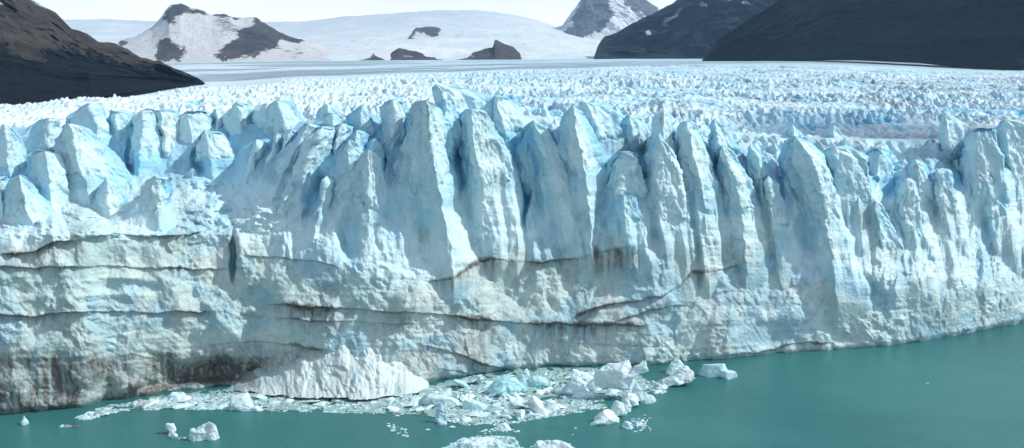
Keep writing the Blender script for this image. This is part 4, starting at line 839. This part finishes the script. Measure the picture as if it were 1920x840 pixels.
def slush():
    xs_ = np.arange(120, 1250, 1.6); ys_ = np.arange(690, 845, .9); PXg, PYg = np.meshgrid(xs_, ys_); P = on_water(PXg, PYg); x, y = P[..., 0], P[..., 1]
    wx = PXg + 9 * fbm(x / 3, y / 3, 4, 801, .6); wy = PYg + 3.5 * fbm(x / 3, y / 3, 4, 802, .6)
    m_ = inpoly(wx, wy, [(430, 728), (560, 736), (760, 738), (800, 722), (870, 708), (950, 692), (1060, 686), (1185, 690), (1215, 718), (1205, 742), (1110, 752), (1140, 762), (1040, 776), (960, 790), (880, 797), (800, 778), (640, 772), (430, 768)])
    m_ |= inpoly(wx, wy, [(150, 782), (190, 764), (330, 736), (440, 728), (450, 766), (330, 766), (230, 768), (170, 784)]) | inpoly(wx, wy, [(820, 850), (880, 822), (960, 822), (985, 850)])
    m_ &= (fbm(x / 2.2, y / 2.2, 4, 803, .6) > -.22)
    Fq = gridfaces(len(ys_), len(xs_))[:, ::-1]; Fq = Fq[m_.ravel()[Fq].all(1)]
    used_, inv = np.unique(Fq, return_inverse=True); z = .06 + .07 * (fbm(x / .5, y / .5, 3, 804) + 1) * .5
    V = np.stack([x, y, z], -1).reshape(-1, 3)[used_]
    m, nt, b = newmat('slush_ice'); v = coords(nt); c = mix(nt, ramp(nt, noise(nt, 2.2, 8, .75, v).outputs['Fac'], .38, .62), (.12, .30, .29), (.42, .55, .53)); nt.links.new(c, b.inputs['Base Color']); b.inputs['Roughness'].default_value = .5
    bump(nt, b, noise(nt, 3.0, 8, .75, v).outputs['Fac'], .4, .8)
    props(mesh_obj('slush', V, inv.reshape(-1, 4), m), kind='stuff')
slush()

# brash ice: thousands of bits, one object
def brash():
    rng = random.Random(5); nr_ = np.random.RandomState(3); V = []; Fc = []
    base = []
    for k in range(8):
        bm = bmesh.new(); vs = [bm.verts.new((x, y, z * .5 - .1)) for x, y, z in hullpts(random.Random(700 + k), 'slab', 11)]
        r = bmesh.ops.convex_hull(bm, input=vs); bmesh.ops.delete(bm, geom=[g for g in r['geom_interior'] if isinstance(g, bmesh.types.BMVert)], context='VERTS')
        bm.verts.index_update(); base.append((np.array([v.co[:] for v in bm.verts]), [[v.index for v in f.verts] for f in bm.faces])); bm.free()
    cnt = 0
    wide = [([(430, 738), (600, 742), (760, 742), (800, 728), (870, 716), (960, 700), (1060, 694), (1180, 694), (1215, 725), (1200, 742), (1110, 755), (1140, 765), (1040, 780), (960, 795), (880, 800), (800, 778), (640, 774), (430, 770)], 15000),
            ([(140, 784), (190, 764), (330, 741), (440, 736), (450, 768), (330, 768), (230, 770), (160, 788)], 3800), ([(1170, 705), (1235, 712), (1250, 735), (1180, 748)], 700),
            ([(820, 845), (880, 816), (960, 818), (985, 845)], 900), ([(975, 850), (1010, 828), (1070, 832), (1080, 850)], 450), ([(885, 812), (935, 796), (972, 808), (940, 816)], 60), ([(1185, 780), (1210, 776), (1225, 808), (1190, 812)], 60), ([(715, 800), (735, 794), (775, 812), (760, 820)], 40), ([(330, 818), (352, 822), (352, 826), (330, 822)], 8)]
    for poly, n in wide:
        for i in range(n):
            x, y = sample(poly, rng); 
            if vnoise(np.array([x / 26]), np.array([y / 9]), None, 44)[0] < -.45: continue
            P = on_water(x, y); b, fs = base[rng.randrange(8)]
            s = .14 + .75 * rng.random() ** 3; a = rng.uniform(0, 6.28); c, sn = math.cos(a), math.sin(a)
            q = b * np.array([s, s * .8, s * rng.uniform(.3, 1)]); q = np.stack([q[:, 0] * c - q[:, 1] * sn + P[0], q[:, 0] * sn + q[:, 1] * c + P[1], q[:, 2]], -1)
            V.append(q); Fc += [[j + cnt for j in f] for f in fs]; cnt += len(b)
    V = np.concatenate(V)
    o = mesh_obj('brash_ice', V, Fc, M_BERG, None, {'dirt': .25 * (vnoise(V[:, 0] / 2, V[:, 1] / 2) > .2), 'blue': V[:, 0] * 0 + .28})
    props(o, 'fine broken brash ice floating in mats before the cliff', 'brash ice', None, 'stuff')
brash()

# ------------------------------------------------------------------ clouds overhead (above the frame) that shade the far ice
def clouds():
    cm, nt, b = newmat('cloud_vapour'); b.inputs['Base Color'].default_value = (.9, .9, .9, 1); b.inputs['Roughness'].default_value = 1; b.inputs['Specular IOR Level'].default_value = 0
    tr_ = N(nt, 'ShaderNodeBsdfTransparent'); ms_ = N(nt, 'ShaderNodeMixShader'); ms_.inputs[0].default_value = .45
    nt.links.new(tr_.outputs[0], ms_.inputs[1]); nt.links.new(b.outputs[0], ms_.inputs[2]); nt.links.new(ms_.outputs[0], nt.nodes['Material Output'].inputs['Surface'])
    rng = random.Random(21); V = []; Fc = []; cnt = 0
    bm = bmesh.new(); bmesh.ops.create_icosphere(bm, subdivisions=3, radius=1); b0 = np.array([v.co[:] for v in bm.verts]); bm.verts.index_update(); f0 = np.array([[v.index for v in f.verts] for f in bm.faces]); bm.free()
    off = 1900 / math.tan(SUN_EL)
    def W(px, D): p = world(px, 150, D); return (p[0], p[1])
    def fill(poly, n, r0, r1):
        nonlocal cnt
        for i in range(n):
            x, y = sample(poly, rng); r = rng.uniform(r0, r1)
            q = b0 * (1 + .22 * fbm(b0[:, 0] * 1.5 + i, b0[:, 1] * 1.5, 3, i, .5, b0[:, 2] * 1.5))[:, None] * np.array([r * 1.5, r, r * .35]) + np.array([x + off * math.sin(SUN_AZ), y + off * math.cos(SUN_AZ), 1930 + r * .2])
            V.append(q); Fc.append(f0 + cnt); cnt += len(q)
    ring = [W(p, float(edgeD(p)) * 1.12) for p in (500, 600, 800, 1000, 1300, 1600, 1911, 2300)]
    ring = [W(-300, 1900), W(200, 1900), W(400, 1560)] + ring
    outer = [W(p, 4700) for p in (2300, 1600, 1200, 900, 500, 200, -300)]
    fill(ring + outer, 24, 120, 300)
    fill([W(1380, 395), W(1600, 395), W(1800, 420), W(1800, 450), W(1550, 455), W(1330, 440)], 26, 7, 13)
    o = mesh_obj('clouds', np.concatenate(V), np.concatenate(Fc), cm, smooth=True); props(o, kind='stuff')
clouds()

# ------------------------------------------------------------------ air
hm = bpy.data.materials.new('haze_air'); hm.use_nodes = True; nt = hm.node_tree; nt.nodes.clear()
pv = N(nt, 'ShaderNodeVolumePrincipled'); pv.inputs['Color'].default_value = (.36, .66, 1.0, 1); pv.inputs['Density'].default_value = 4.2e-5; pv.inputs['Anisotropy'].default_value = .2
out = N(nt, 'ShaderNodeOutputMaterial'); nt.links.new(pv.outputs[0], out.inputs['Volume'])
x0, x1, y0, y1, z0, z1 = -12000, 12000, -1600, 16500, -60, 1500
V = [(x, y, z) for z in (z0, z1) for y in (y0, y1) for x in (x0, x1)]
props(mesh_obj('haze', V, [(0, 2, 3, 1), (4, 5, 7, 6), (0, 1, 5, 4), (2, 6, 7, 3), (0, 4, 6, 2), (1, 3, 7, 5)], hm), kind='stuff')
